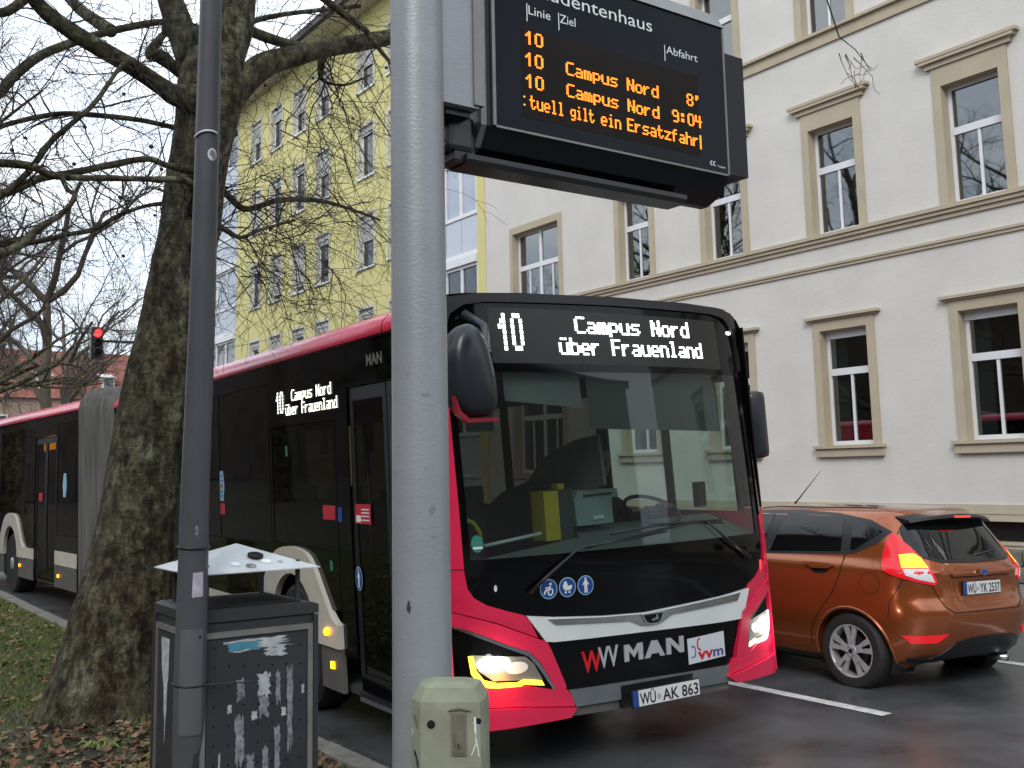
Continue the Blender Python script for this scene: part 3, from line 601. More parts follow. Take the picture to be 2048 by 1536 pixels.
LIMBS=dict(
trunk=[(1.913,7.48,-0.033,0.3793),(1.952,7.48,0.321,0.3234),(2.056,7.48,0.778,0.3081),(2.094,7.48,1.116,0.2795),(2.133,7.48,1.46,0.2591),(2.173,7.48,1.811,0.2455),(2.221,7.48,2.168,0.2336),(2.292,7.48,2.534,0.2291),(2.357,7.48,2.908,0.2206),(2.431,7.48,3.291,0.2233),(2.48,7.48,3.68,0.2218),(2.53,7.48,4.076,0.2165),(2.571,7.48,4.36,0.2334),(2.591,7.48,4.563,0.2461)],
A=[(2.682,7.4,4.476,0.1533),(2.839,7.4,4.669,0.1283),(3.002,7.4,4.826,0.1143),(3.212,7.4,4.934,0.1001),(3.519,7.4,5.075,0.0881),(3.839,7.4,5.201,0.0839),(4.175,7.4,5.341,0.0794),(4.738,7.4,5.6,0.0714),(5.291,7.4,5.929,0.0649)],
B=[(2.454,7.3,4.399,0.1118),(2.267,7.3,4.401,0.0809),(2.174,7.3,4.439,0.0694),(1.974,7.3,4.541,0.0649),(1.728,7.3,4.636,0.0602),(1.523,7.3,4.725,0.0559),(1.356,7.3,4.823,0.0518),(1.222,7.3,4.977,0.048)],
C=[(2.608,7.7,4.557,0.187),(2.523,7.7,4.826,0.1533),(2.426,7.7,5.092,0.145),(2.314,7.7,5.393,0.1212),(2.249,7.7,5.665,0.0977)],
D=[(2.639,7.5,4.499,0.2124),(2.713,7.5,4.839,0.1913),(2.79,7.5,5.144,0.1873),(2.817,7.5,5.526,0.1689),(2.842,7.5,5.829,0.15)],
E=[(2.669,8.2,4.901,0.0542),(2.52,8.2,4.991,0.0496),(2.407,8.2,5.052,0.0575),(2.334,8.2,5.053,0.045),(2.404,8.2,5.189,0.0329),(2.472,8.2,5.292,0.0207)],
F=[(2.879,8.6,5.54,0.0443),(2.569,8.6,5.535,0.0304),(2.316,8.6,5.442,0.032),(2.032,8.6,5.303,0.0314),(1.798,8.6,5.166,0.0349),(1.573,8.6,5.009,0.0384),(1.395,8.6,4.811,0.0418),(1.223,8.6,4.57,0.0431)],
G=[(2.694,8.0,4.406,0.0366),(2.47,8.0,4.4,0.022),(2.213,8.0,4.41,0.0197),(1.91,8.0,4.39,0.0212),(1.655,8.0,4.358,0.0189),(1.481,8.0,4.302,0.0187),(1.345,8.0,4.242,0.0185),(1.147,8.0,4.146,0.0182)],
H=[(2.394,7.2,3.808,0.0363),(2.193,7.2,3.829,0.0215),(2.051,7.2,3.854,0.0213),(1.796,7.2,3.769,0.0243),(1.568,7.2,3.681,0.0255),(1.348,7.2,3.606,0.0267),(1.227,7.2,3.526,0.028),(1.051,7.2,3.424,0.0292)],
H2=[(0.955,6.6,3.495,0.0284),(1.176,6.6,3.508,0.0259),(1.321,6.6,3.467,0.0216),(1.588,6.6,3.492,0.0189),(1.868,6.6,3.53,0.0194),(2.162,6.6,3.551,0.0232)],
I=[(1.825,7.0,4.449,0.0155),(1.636,7.0,4.126,0.0168),(1.482,7.0,3.941,0.0182),(1.363,7.0,3.8,0.0196),(1.248,7.0,3.597,0.021),(1.107,7.0,3.411,0.0223)],
J=[(2.886,8.8,4.042,0.0353),(2.538,8.8,3.95,0.0173),(2.289,8.8,3.83,0.0191),(2.09,8.8,3.684,0.0209),(1.856,8.8,3.605,0.0205),(1.592,8.8,3.512,0.0242),(1.299,8.8,3.475,0.0276)],
K=[(1.377,6.3,3.269,0.0134),(1.297,6.3,3.152,0.0162),(1.19,6.3,3.064,0.0203),(1.087,6.3,2.948,0.0244),(0.934,6.3,2.859,0.0268)],
L=[(2.672,7.9,3.783,0.0438),(2.855,7.9,3.891,0.0303),(3.046,7.9,3.78,0.0266),(3.35,7.9,3.897,0.023),(3.714,7.9,3.939,0.0192),(3.999,7.9,3.906,0.0131),(4.294,7.9,3.846,0.0089)],
M=[(2.372,7.0,3.301,0.0316),(2.515,7.0,3.372,0.0214),(2.664,7.0,3.317,0.0162),(2.815,7.0,3.39,0.0128),(3.088,7.0,3.499,0.0093)],
N=[(2.955,8.3,5.354,0.0432),(3.223,8.3,5.578,0.0286),(3.504,8.3,5.717,0.0224),(3.895,8.3,5.862,0.0207),(4.307,8.3,6.005,0.0189)],
O=[(3.036,7.2,5.541,0.0353),(3.335,7.2,5.433,0.0319),(3.6,7.2,5.31,0.0304),(3.782,7.2,5.226,0.0267),(3.92,7.2,5.085,0.0186),(4.037,7.2,4.981,0.0145)],
P=[(3.568,7.6,5.128,0.0377),(3.577,7.6,5.021,0.0335),(3.592,7.6,4.892,0.0167),(3.8,7.6,4.892,0.0106),(4.039,7.6,5.031,0.0086)],
Q=[(1.798,9.5,6.05,0.0452),(1.477,9.5,5.732,0.0397),(1.32,9.5,5.637,0.0393)],
)
pt=thing('plane_tree','big leaning plane tree with mottled bark and bare limbs behind the litter bin','tree',(1.95,7.48,0))
ti=Matrix.Translation((-1.95,-7.48,0))
def trunk_mesh(P,n,sides,amp,flare=0):
    Q=crom(P,n); pts=[Vector(q[:3]) for q in Q]; rad=[q[3] for q in Q]
    mb=MB(); mb.tube(pts,rad,sides)
    V=[]
    for i,v in enumerate(mb.v):
        v=Vector(v); k=min(i//sides,len(pts)-1); c=pts[k]; d=(v-c); r=d.length
        nz=noise.noise(v*2.2)*.7+noise.noise(v*6)*.3+noise.noise(v*17)*.10
        s=1+amp*nz
        if flare:
            h=max(0,v.z); a=math.atan2(d.y,d.x); s+=flare*math.exp(-h/.22)*(.5+.5*math.sin(a*5+1.3))+.13*math.exp(-h/.35)
        V.append(c+d*s)
    mb.v=[tuple(v) for v in V]; return mb
T0=LIMBS['trunk']; T0=[(T0[0][0]-.02,7.48,-.15,T0[0][3]*1.05)]+T0
T0=T0+[(T0[-1][0]+.05,7.48,T0[-1][2]+.25,T0[-1][3]*.9)]
trunk_mesh(T0,16,56,.11,.10).obj('trunk','bark',pt,True,xf=ti)
LIMBS['H2']=LIMBS['H2'][::-1]
AX=[Vector(q[:3]) for q in crom(T0,8)]
for k,P in LIMBS.items():
    if k=='trunk': continue
    a=Vector(P[0][:3]); best=min(AX,key=lambda q:(q-a).length+(.6 if q.z>a.z+.05 else 0))
    if (best-a).length>.1 and k not in 'CD':
        r0=P[0][3]; mid=(a*.45+best*.55)
        P=[(best.x,best.y,best.z,r0*1.25),(mid.x,mid.y,mid.z-.02,r0*1.08)]+P; LIMBS[k]=P
    if k not in ('A','O'): AX+=[Vector(q[:3]) for q in crom(P,6)]
    # the limb goes on beyond the picture, rising and thinning
    if k in ('A','B','C','D','F','G','H','J','K','Q'):
        a_,b_=Vector(P[-2][:3]),Vector(P[-1][:3]); d_=(b_-a_).normalized(); q_=b_.copy(); r_=P[-1][3]; rx=random.Random(hash(len(k))+ord(k[0])); P=list(P)
        for i_ in range(7):
            d_=(d_+Vector((rx.gauss(0,.16),rx.gauss(0,.16),rx.gauss(0,.12)+(.10 if k in 'ABCD' else .03)))).normalized(); q_=q_+d_*(.55 if k in 'CD' else .42); r_*=.80; P.append((q_.x,q_.y,q_.z,r_))
        LIMBS[k]=P
for k,P in LIMBS.items():
    if k=='trunk': continue
    if k in 'CD': P=[(p[0],p[1],p[2],p[3]*(.78 if i>0 else .85)) for i,p in enumerate(P)]
    if k=='A': P=[(p[0],p[1],p[2],p[3]*.86) for p in P]
    big=P[0][3]>.1
    trunk_mesh(P,7,16 if P[0][3]>.05 else 9,.16 if big else .12).obj('limb','bark',pt,True,xf=ti)
rg=random.Random(11); tw=MB()
spec=dict(A=(34,.75,1.0),B=(46,.9,.3),C=(44,1.2,0),D=(44,1.2,0),E=(14,.7,0),F=(40,.8,.1),G=(38,.8,0),H=(30,.8,.2),H2=(30,.75,.2),I=(20,.7,0),J=(40,.75,0),K=(28,.7,.2),L=(36,.85,.2),M=(26,.7,.3),N=(16,.7,.2),O=(24,.8,.4),P=(30,.8,1.1),Q=(30,.9,.3))
for k,(n,ln,dr) in spec.items():
    P=crom(LIMBS[k],6); 
    lo=int(len(P)*(.30 if k in('A','L','B') else .12))
    for i in range(n):
        j=rg.randrange(lo,len(P)-1); p=Vector(P[j][:3]); ax=(Vector(P[j+1][:3])-p).normalized()
        d=(ax*rg.uniform(-.3,1.0)+Vector((rg.gauss(0,.8),rg.gauss(0,.8),rg.gauss(0,.8)-dr*.5))).normalized()
        if k=='A' and (d.z>.35 or rg.random()<.35): continue
        grow(tw,p,d,ln*rg.uniform(.45,1.25),min(P[j][3]*.5,rg.uniform(.0035,.0085)),2,rg,droop=.10+dr*.10,wander=.56,kids=3.9)
# the fans of fine twigs in front of the yellow house and the spray above the kerb lane
for (c,n,ln) in (((2.95,7.7,3.55),26,.8),((3.2,7.8,3.4),22,.8),((3.45,7.7,3.15),18,.7),((3.45,7.4,4.5),24,.9),((3.0,7.6,3.25),14,.7)):
    for i in range(n):
        a=rg.uniform(-1.2,.9); p=Vector(c)+Vector((rg.gauss(0,.16),rg.gauss(0,.3),rg.gauss(0,.13)))
        grow(tw,p,Vector((math.cos(a),rg.gauss(0,.5),math.sin(a)-.15)),ln*rg.uniform(.5,1.2),rg.uniform(.003,.006),2,rg,droop=.12,wander=.42,kids=3.2)
tw.v=[tuple(ti@Vector(v)) for v in tw.v]
me=bpy.data.meshes.new('twigs'); me.from_pydata(tw.v,[],tw.f); tag(link('twigs',me,'twig',pt),kind='stuff')
# a hanging spray of the same street trees reaching in over the road
sp=MB(); rg2=random.Random(5)
# seed balls still hanging
mb=MB()
for i in range(46):
    k=rg.choice(list(spec)); P=LIMBS[k]; q=Vector(rg.choice(P)[:3])+Vector((rg.gauss(0,.35),rg.gauss(0,.3),rg.gauss(-.2,.3)))
    mb.lathe([(.001,-.014),(.012,-.008),(.015,0),(.012,.008),(.001,.014)],tuple(q),n=6)
mb.v=[tuple(ti@Vector(v)) for v in mb.v]; tag(mb.obj('seed_balls','twig',pt),kind='stuff')

def street_tree(name,x,y,h,r,seed,label,far=True,group=None,spread=1.0,twn=150):
    rg=random.Random(seed); t=thing(name,label,'tree',(x,y,0),(0,0,rg.uniform(0,6)),group)
    P=[(0,0,-.1,r*1.5),(0.02,0,.5,r*1.1)]; lean=(rg.uniform(-.04,.04),rg.uniform(-.04,.04))
    for k in range(1,6): P.append((lean[0]*h*k/6+rg.gauss(0,.06),lean[1]*h*k/6+rg.gauss(0,.06),h*.12*k,r*(1-.1*k)))
    m='fartwig' if far else 'bark'
    trunk_mesh(P,4,10,.12).obj('trunk',m,t,True)
    top=Vector(P[-1][:3]); lim=MB(); tips=[]
    def limb(p,d,l,rr,dep):
        n=5; pts=[p.copy()];rs=[rr]; q=p.copy(); dd=d.copy()
        for i in range(n):
            dd=(dd+Vector((rg.gauss(0,.22),rg.gauss(0,.22),rg.gauss(0,.16)+.05))).normalized(); q=q+dd*l/n; pts.append(q.copy()); rs.append(rr*(1-.5*(i+1)/n)); tips.append((q.copy(),dd.copy(),rs[-1]))
            if dep>0 and i>=1 and rg.random()<.75:
                s=(dd+Vector((rg.gauss(0,.75),rg.gauss(0,.75),rg.gauss(.1,.4)))).normalized(); limb(q.copy(),s,l*rg.uniform(.5,.75),rs[-1]*.65,dep-1)
        lim.tube(pts,rs,6,cap=False)
    for k in range(7):
        b=Vector(P[3+k%4][:3]) if k<4 else top
        a=rg.uniform(0,6.28); e=rg.uniform(.4,1.1); limb(b,Vector((math.cos(a)*math.cos(e)*spread,math.sin(a)*math.cos(e)*spread,math.sin(e))).normalized(),h*rg.uniform(.26,.42),r*.5,3)
    lim.obj('limbs',m,t,True)
    tm=MB()
    for i in range(twn*4):
        p,d,rr=rg.choice(tips)
        grow(tm,p,(d+Vector((rg.gauss(0,.7),rg.gauss(0,.7),rg.gauss(0,.5)))).normalized(),h*rg.uniform(.05,.13),min(rr*.7,.022 if far else .012),1,rg,droop=.02,wander=.4,kids=3,sides=3)
    me=bpy.data.meshes.new('twigs'); me.from_pydata(tm.v,[],tm.f); tag(link('twigs',me,'fartwig' if far else 'twig',t),kind='stuff')
    return t
def copy_thing(t,loc,rz,s,label):
    r=t.copy(); col.objects.link(r); r.location=loc; r.rotation_euler=(0,0,rz); r.scale=(s,s,s); r['label']=label
    for ch in list(t.children):
        c=ch.copy(); col.objects.link(c); c.parent=r
        for g in ch.children: d=g.copy(); col.objects.link(d); d.parent=c
    return r
g1='bare trees beyond the bus'
ta=street_tree('bare_tree',9.0,45,15,.30,21,'tall bare tree with twin upright stems behind the red traffic light',group=g1,twn=230)
tb=street_tree('bare_tree',5.6,50,11,.28,33,'spreading bare tree at the left edge in front of the red roof',group=g1,twn=230,spread=1.3)
copy_thing(tb,(8.2,63,0),2.1,1.0,'crooked bare tree between the left edge and the traffic light')
copy_thing(ta,(14.2,66,0),4.0,.95,'bare tree showing just left of the leaning trunk')
copy_thing(tb,(16.5,76,0),1.2,1.05,'farthest bare tree seen beside the leaning trunk')
copy_thing(ta,(4.2,30,0),3.2,.62,'low bare tree over the rear roof of the bus at the left edge')
copy_thing(tb,(12.0,80,0),.4,1.0,'bare tree standing close in front of the far red roofed building')
g2='street trees on the near verge outside the picture'
tcn_=street_tree('street_tree',-4.5,14,13,.34,8,'bare street tree set back on the near side',far=False,group=g2,twn=170)
copy_thing(tcn_,(1.4,24.5,0),1.0,.9,'bare street tree further along the kerb')
copy_thing(tcn_,(-8,24,0),2.5,1.1,'bare tree in the park strip')
copy_thing(tcn_,(-5,34,0),4.5,1.0,'bare tree far along the park strip')
copy_thing(tcn_,(-4,4,0),5.1,1.0,'bare tree left of the stop')
# twig hanging into the top right of the view belongs to a limb of the tree by the stop
hs=thing('overhanging_branch','thin bare twig with seed balls hanging in front of the pale building','branch',(4.98,3.53,3.98)); rg=random.Random(4); mb=MB()
mb.tube([(-1.3,-.5,1.15),(-.85,-.3,.72),(-.62,-.2,.60),(-.38,-.12,.36),(-.2,-.04,.27),(-.05,0,.09),(.12,.02,.06),(.28,.03,-.03)],[.008,.006,.0055,.005,.0045,.004,.003,.002],6)
for i in range(6): grow(mb,Vector((rg.uniform(-.1,.3),0,rg.uniform(-.02,.05))),Vector((rg.uniform(.5,1),rg.gauss(0,.3),rg.uniform(-.5,.1))),rg.uniform(.12,.24),.003,1,rg,droop=.1,wander=.5,kids=3)
mb.obj('twig','twig',hs)

# ------------------------------------------------ grey sign pole, display and bracket
pole=thing('sign_pole','thick light grey textured pole carrying the departure display','pole',(1.78,3.0,0))
MB().lathe([(.105,-.2),(.104,.02),(.0975,1.0),(.0945,2.0),(.092,3.2),(.090,4.6),(.088,4.62)],n=48).obj('post','polewhite',pole,True,ang=40)
MB().box(.055,.225,-.055,.055,2.895,4.4).obj('bracket','polewhite',pole)
MB().box(.228,.243,-.06,.06,2.905,4.4).box(.2,.243,-.064,-.0562,2.905,4.4).obj('bracket_edge','signedge',pole)
def polewrap(r0):   # (angle deg, z, o) on the pole
    return lambda a,z,o: ((r0+o)*math.cos(R(a)),(r0+o)*math.sin(R(a)),z)
def blob(cx,cz,rx,rz,seed,n=14,jag=.35):
    r=random.Random(seed); return [(cx+rx*math.cos(2*math.pi*k/n)*(1+r.uniform(-jag,jag)),cz+rz*math.sin(2*math.pi*k/n)*(1+r.uniform(-jag,jag))) for k in range(n)]
K['scuff']=mat('pole_scuff',(.19,.195,.195),.7,var=.4,vs_=30); K['chipdark']=mat('paint_chip_dark',(.035,.04,.045),.7,var=.3,vs_=40)
for i,(a,z,rx,rz,m_) in enumerate(((262,1.49,6,.016,'scuff'),(266,1.40,8,.006,'scuff'),(214,1.18,4,.022,'chipdark'),(252,1.86,8,.006,'scuff'),(216,1.93,5,.004,'scuff'),(262,2.07,4,.008,'scuff'),(262,3.18,10,.010,'paper'),(250,1.62,3,.004,'scuff'))):
    patch('scuff_mark',blob(a,z,rx,rz,i),polewrap(.0985-.0035*max(0,z-.5)),m_,pole,step=3,thick=.0012,smooth=False)

dsp=thing('departure_display','black bus departure display with orange dot text on the grey pole','display',(2.1,3.0,2.86)); dI=Matrix.Translation((-2.1,-3.0,-2.86))
SM=lambda x,z,o:(x,3.0-o,z)
prof=[(3.0,2.865),(3.045,2.79),(3.13,2.755),(3.17,2.755),(3.26,2.79),(3.3,2.865),(3.3,3.53),(3.25,3.60),(3.05,3.60),(3.0,3.535)]
hb=MB().prism([(y,z) for y,z in prof],2.075,3.348,'x'); hb.obj('housing','signbody',dsp,xf=dI)
MB().box(2.115,3.336,2.9935,3.0,2.873,3.53).obj('front_glass','signface',dsp,xf=dI)
fr=MB().box(2.098,2.112,2.990,3.0,2.868,3.535).box(3.338,3.3485,2.990,3.0,2.868,3.535).box(2.112,3.338,2.991,3.0,2.862,2.8705)
fr.obj('front_frame','signedge',dsp,xf=dI)
MB().prism([(y,z) for y,z in prof],2.05,2.074,'x').obj('side_cap','signedge',dsp,xf=dI)
MB().prism([(2.985,3.536),(3.03,3.612),(3.27,3.612),(3.315,3.536)],2.06,3.349,'x').obj('top_cap','signedge',dsp,xf=dI)
MB().box(3.3495,3.50,3.02,3.22,2.885,3.44).obj('side_box','signbody',dsp,xf=dI)
MB().prism([(3.02,2.733),(3.03,2.715),(3.14,2.715),(3.15,2.733),(3.15,2.752),(3.02,2.752)],2.0,3.11,'x').obj('lower_rail','carblack',dsp,xf=dI)
br=MB().bbox(1.93,2.045,3.03,3.16,2.76,2.895,.02).box(1.885,1.99,2.98,3.12,2.87,2.893).bbox(1.955,2.05,3.04,3.15,2.722,2.78,.01); br.obj('hinge_bracket','carblack',dsp,xf=dI)
# cable under the hinge
MB().tube([(1.9,3.02,2.79),(1.925,3.02,2.765),(1.935,3.03,2.74),(1.92,3.04,2.72),(1.905,3.04,2.71)],.003,6).obj('cable','carblack',dsp,xf=dI)
MB().box(2.238,3.175,2.9925,2.9935,2.925,3.28).obj('screen','signpanel',dsp,xf=dI)
o0=.0085
text('lettering','Studentenhaus',2.292,2.918,3.418,.058,SM,'letter',dsp,xf=dI,o0=o0)
for s,x0,x1,z,h in (('Linie',2.272,2.378,3.338,.037),('Ziel',2.424,2.503,3.341,.037),('Abfahrt',2.995,3.180,3.344,.036)): text('lettering',s,x0,x1,z,h,SM,'letter',dsp,xf=dI,o0=o0)
mb=MB()
for x in (2.264,2.4185,2.986): mb.add([SM(x-.0022,3.307,o0),SM(x+.0022,3.307,o0),SM(x+.0022,3.379,o0),SM(x-.0022,3.379,o0)],[(0,1,2,3)])
me=bpy.data.meshes.new('column_bars'); me.from_pydata(mb.v,[],mb.f); link('column_bars',me,'letter',dsp).data.transform(dI)
cw=.00755; chh=.0078
def L_(s,x0,zt): led('dot_text',s,x0,x0+(len(s)*6-1)*cw,zt,chh,SM,'ledorange',dsp,fill=.8,o0=.0095,bold=1,xf=dI)
L_('10',2.252,3.268); L_('10',2.250,3.182); L_('Campus Nord',2.446,3.187); L_("8'",3.102,3.190)
L_('10',2.250,3.096); L_('Campus Nord',2.446,3.098); L_('9:04',3.012,3.102)
L_('.tuell gilt ein Ersatzfahr|',2.240,3.012) if False else None
def Lw(s,x0,x1,zt): led('dot_text',s,x0,x1,zt,chh,SM,'ledorange',dsp,fill=.8,o0=.0095,bold=1,xf=dI)
Lw('.tuell',2.232,2.430,3.014); Lw('gilt',2.462,2.582,3.014); Lw('ein',2.618,2.722,3.014); Lw('Ersatzfahr|',2.757,3.205,3.016)
# maker mark: two arcs and tiny lettering
mb=MB()
for k in range(2):
    x=3.243+k*.018
    A=[(x+.014*math.cos(R(a)),2.905+.011*math.sin(R(a))) for a in range(100,275,14)]; Bq=[(x+.005+.013*math.cos(R(a)),2.905+.009*math.sin(R(a))) for a in range(100,275,14)]
    n=len(A); mb.add([SM(a,b,o0) for a,b in A+Bq],[(i,i+1,n+i+1,n+i) for i in range(n-1)])
me=bpy.data.meshes.new('maker_mark'); me.from_pydata(mb.v,[],mb.f); link('maker_mark',me,'letter',dsp).data.transform(dI)
text('maker_lettering','Trapeze',3.272,3.322,2.893,.010,SM,'letter',dsp,xf=dI,o0=o0)

# ------------------------------------------------ olive ticket-gate-like post at the pole's foot
up_=thing('utility_post','squat olive concrete post with small lock door in front of the grey pole','utility post',(1.755,2.80,0),(0,0,R(-40)))
sec=[(-.108,-.045),(-.072,-.102),(.108,-.102),(.118,-.06),(.118,.06),(-.108,.06)]
pm=MB()
zs=[(-.1,1),(.905,1),(.925,.985)]
n=len(sec)
for z,s in zs+[(.965,.80),(.978,.45)]: pm.v+=[(x*s,(y+.03)*s-.03,z) for x,y in sec]
for k in range(len(zs)+1): pm.f+=[(k*n+i,k*n+(i+1)%n,(k+1)*n+(i+1)%n,(k+1)*n+i) for i in range(n)]
pm.f.append(tuple((len(zs)+1)*n+i for i in range(n)))
pm.obj('body','post',up_)
F2=lambda x,z,o:(x,-.102-o,z)
MB().box(.020,.066,-.108,-.1025,.775,.90).obj('door_frame','postdark',up_)
MB().box(.026,.060,-.1115,-.1085,.782,.893).obj('lock_plate','postmetal',up_)
lk=MB().lathe([(.009,0),(.009,-.003)],(.043,-.1118,.805),'y',16).obj('lock','alu',up_)
MB().box(.0415,.0445,-.1165,-.1145,.799,.811).obj('key_slot','carblack',lk)
MB().prism([(.012,.902),(.02,.908),(.043,.912),(.07,.908),(.08,.902),(.07,.903),(.043,.9065),(.02,.903)],-.109,-.102,'y').obj('door_hood','postdark',up_)
for x,z,r in ((-.040,.862,.0125),(.102,.872,.009)): MB().lathe([(r,0),(r,-.0012)],(x,-.1022,z),'y',20).obj('bolt_hole','caldark',up_)
# side recesses on the slanted face
S3=Vector((.036,-.057,0)).normalized(); nrm=Vector((-.057,-.036,0)).normalized()
F3=lambda a,z,o: tuple(Vector((-.108,-.045,0))+S3*a+nrm*o+Vector((0,0,z)))
patch('grip_recess',[(.014,.885),(.03,.882),(.047,.868),(.047,.842),(.03,.852),(.016,.87)],F3,'postdark',up_,thick=.001,smooth=False)
patch('grip_recess',[(.016,.78),(.03,.776),(.05,.75),(.052,.732),(.044,.722),(.03,.742)],F3,'caldark',up_,thick=.001,smooth=False)
patch('grip_light',[(.024,.765),(.034,.757),(.046,.735),(.040,.725),(.033,.74)],F3,'tape',up_,thick=.002,smooth=False)
patch('paper_remnant',[(.004,.640),(.006,.725),(.018,.735),(.088,.742),(.088,.56),(.004,.55)],F2,'tape',up_,thick=.001,smooth=False)
patch('sticker_remnant',blob(.028,.665,.026,.035,3),F3,'paper',up_,thick=.002,smooth=False)
fig=MB()
for a,b,w_ in (((.092,.884),(.093,.84),.006),((.093,.84),(.096,.81),.005),((.096,.812),(.080,.775),.003),((.097,.812),(.103,.772),.003),((.083,.868),(.102,.862),.0016),((.094,.842),(.094,.812),.0052)):
    A=Vector((a[0],0,a[1]));Bv=Vector((b[0],0,b[1])); p=(Bv-A).cross(Vector((0,1,0))).normalized()*w_/2
    fig.add([tuple(q+Vector((0,-.1045,0))) for q in (A-p,A+p,Bv+p,Bv-p)],[(0,1,2,3)])
me=bpy.data.meshes.new('chalk_figure'); me.from_pydata(fig.v,[],fig.f); link('chalk_figure',me,'letter',up_)
text('chalk_letter','P',.004,.018,.815,.026,F3,'letter',up_,o0=.002)
MB().prism([(-.07,.925),(-.02,.972),(.03,.974),(.0,.95)],-.06,.03,'y').obj('cap_ridge','post',up_)

# ------------------------------------------------ dark lamp post
lp=thing('lamp_post','dark grey tapered lamp post in front of the litter bin','lamp post',(1.446,4.259,0))
P=[(1.455,4.275,-.1,.068),(1.446,4.259,.141,.067),(1.422,4.212,.534,.065),(1.408,4.172,.85,.0628),(1.383,4.083,1.517,.056),(1.365,3.986,2.205,.051),(1.341,3.894,2.893,.0465),(1.319,3.815,3.483,.042),(1.28,3.70,4.4,.038),(1.24,3.6,5.2,.034)]
lI=Matrix.Translation((-1.446,-4.259,0)); Pi=[tuple(lI@Vector(p[:3]))+(p[3],) for p in P]
MB().tube([p[:3] for p in Pi],[p[3] for p in Pi],40).obj('shaft','lamp',lp,True,ang=40)
def lampc(z):
    for a,b in zip(P,P[1:]):
        if a[2]<=z<=b[2]:
            t=(z-a[2])/(b[2]-a[2]); return [a[i]+(b[i]-a[i])*t for i in range(4)]
def lampm(a,z,o):
    c=lampc(z); return ((c[3]+o)*math.cos(R(a))+c[0]-1.446,(c[3]+o)*math.sin(R(a))+c[1]-4.259,z)
patch('hatch',[(212,.62),(216,.605),(290,.605),(294,.62),(294,1.005),(290,1.015),(216,1.015),(212,1.005)],lampm,'lampdoor',lp,step=8,thick=.0035)
patch('hatch_screw',circ(282,.985,4,10,.006),lampm,'caldark',lp,step=9,thick=.001,o0=.0036)
for z,t_ in ((.80,.004),(1.335,.004)):
    c=lampc(z); MB().tube([(lampm(a,z+.006*math.sin(R(a*1.0)),.004)) for a in range(0,361,12)],t_,6).obj('cable_tie','carblack',lp,True)
MB().tube([lampm(300,.795,.006),(1.48-1.446+.11,4.10-4.259,.79),(.19,-.16,.787)],.0035,5).obj('cable_tail','carblack',lp)
MB().tube([lampm(a,2.93+.024*math.cos(R(a-262))-.0,.005) for a in range(180,301,8)],.0045,6).obj('white_cord','stickwhite',lp,True)
patch('paper_sticker',[(250,1.14),(252,1.235),(292,1.238),(293,1.142)],lampm,'pinkpaper',lp,step=8,thick=.001,smooth=False)
patch('round_sticker',circ(278,2.865,24,22,.024),lampm,'stickwhite',lp,step=7,thick=.001,smooth=False)
patch('round_sticker_print',blob(281,2.865,16,.016,4,9,.4),lampm,'tape',lp,step=7,thick=.001,smooth=False,o0=.0012)
patch('paper_remnant',blob(262,1.40,9,.02,8),lampm,'tape',lp,step=7,thick=.001,smooth=False)
# lamp head high above
MB().tube([Pi[-1][:3],(Pi[-1][0]+.2,Pi[-1][1]+.05,5.6),(Pi[-1][0]+.9,Pi[-1][1]+.1,5.75)],[.034,.03,.025],12).obj('arm','lamp',lp,True)
MB().bbox(.55,1.1,-.75,-.45,5.70,5.80,.03).obj('lamp_head','lamp',lp)

# ------------------------------------------------ litter bin with pyramid roof
bn=thing('litter_bin','dark metal litter bin with pyramid roof and torn posters','litter bin',(1.685,4.421,0)); s=.26
MB().box(-s,s,-s,s,.03,1.02).obj('body','binframe',bn)
MB().prism([(-s-.008,1.025),(s+.008,1.025),(s+.008,1.062),(s-.02,1.072),(-s+.02,1.072),(-s-.008,1.062)],-s-.008,s+.008,'y').obj('top_rim','binframe',bn)
MB().box(-s+.05,s-.05,-s+.05,s-.05,1.0725,1.075).obj('opening','caldark',bn)
MB().box(-s+.04,s-.04,-s+.04,s-.04,-.02,.03).obj('foot','binframe',bn)
rf=MB(); e=.272; z0=1.218
rf.v=[(-e,-e,z0),(e,-e,z0),(e,e,z0),(-e,e,z0),(0,0,z0+.10),(-e,-e,z0-.004),(e,-e,z0-.004),(e,e,z0-.004),(-e,e,z0-.004),(0,0,z0+.085)]
rf.f=[(0,1,4),(1,2,4),(2,3,4),(3,0,4),(5,9,6),(6,9,7),(7,9,8),(8,9,5),(0,5,6,1),(1,6,7,2),(2,7,8,3),(3,8,5,0)]; rf.obj('roof','binroof',bn)
for x,y in ((-.2,-.2),(.2,-.2),(.2,.2),(-.2,.2)): MB().box(x-.008,x+.008,y-.008,y+.008,1.065,z0+.03).obj('roof_post','binframe',bn)
ring=MB().lathe([(.034,0),(.034,.006),(.02,.008),(.016,.004)],(0,0,0),'z',20); T_=Matrix.Translation((.03,-.145,z0+.052))@Matrix.Rotation(R(19),4,'X'); ring.obj('ashtray_ring','caldark',bn,xf=T_)
FR=lambda x,z,o:(x,-s-o,z); FL=lambda y,z,o:(-s-o,-y,z)
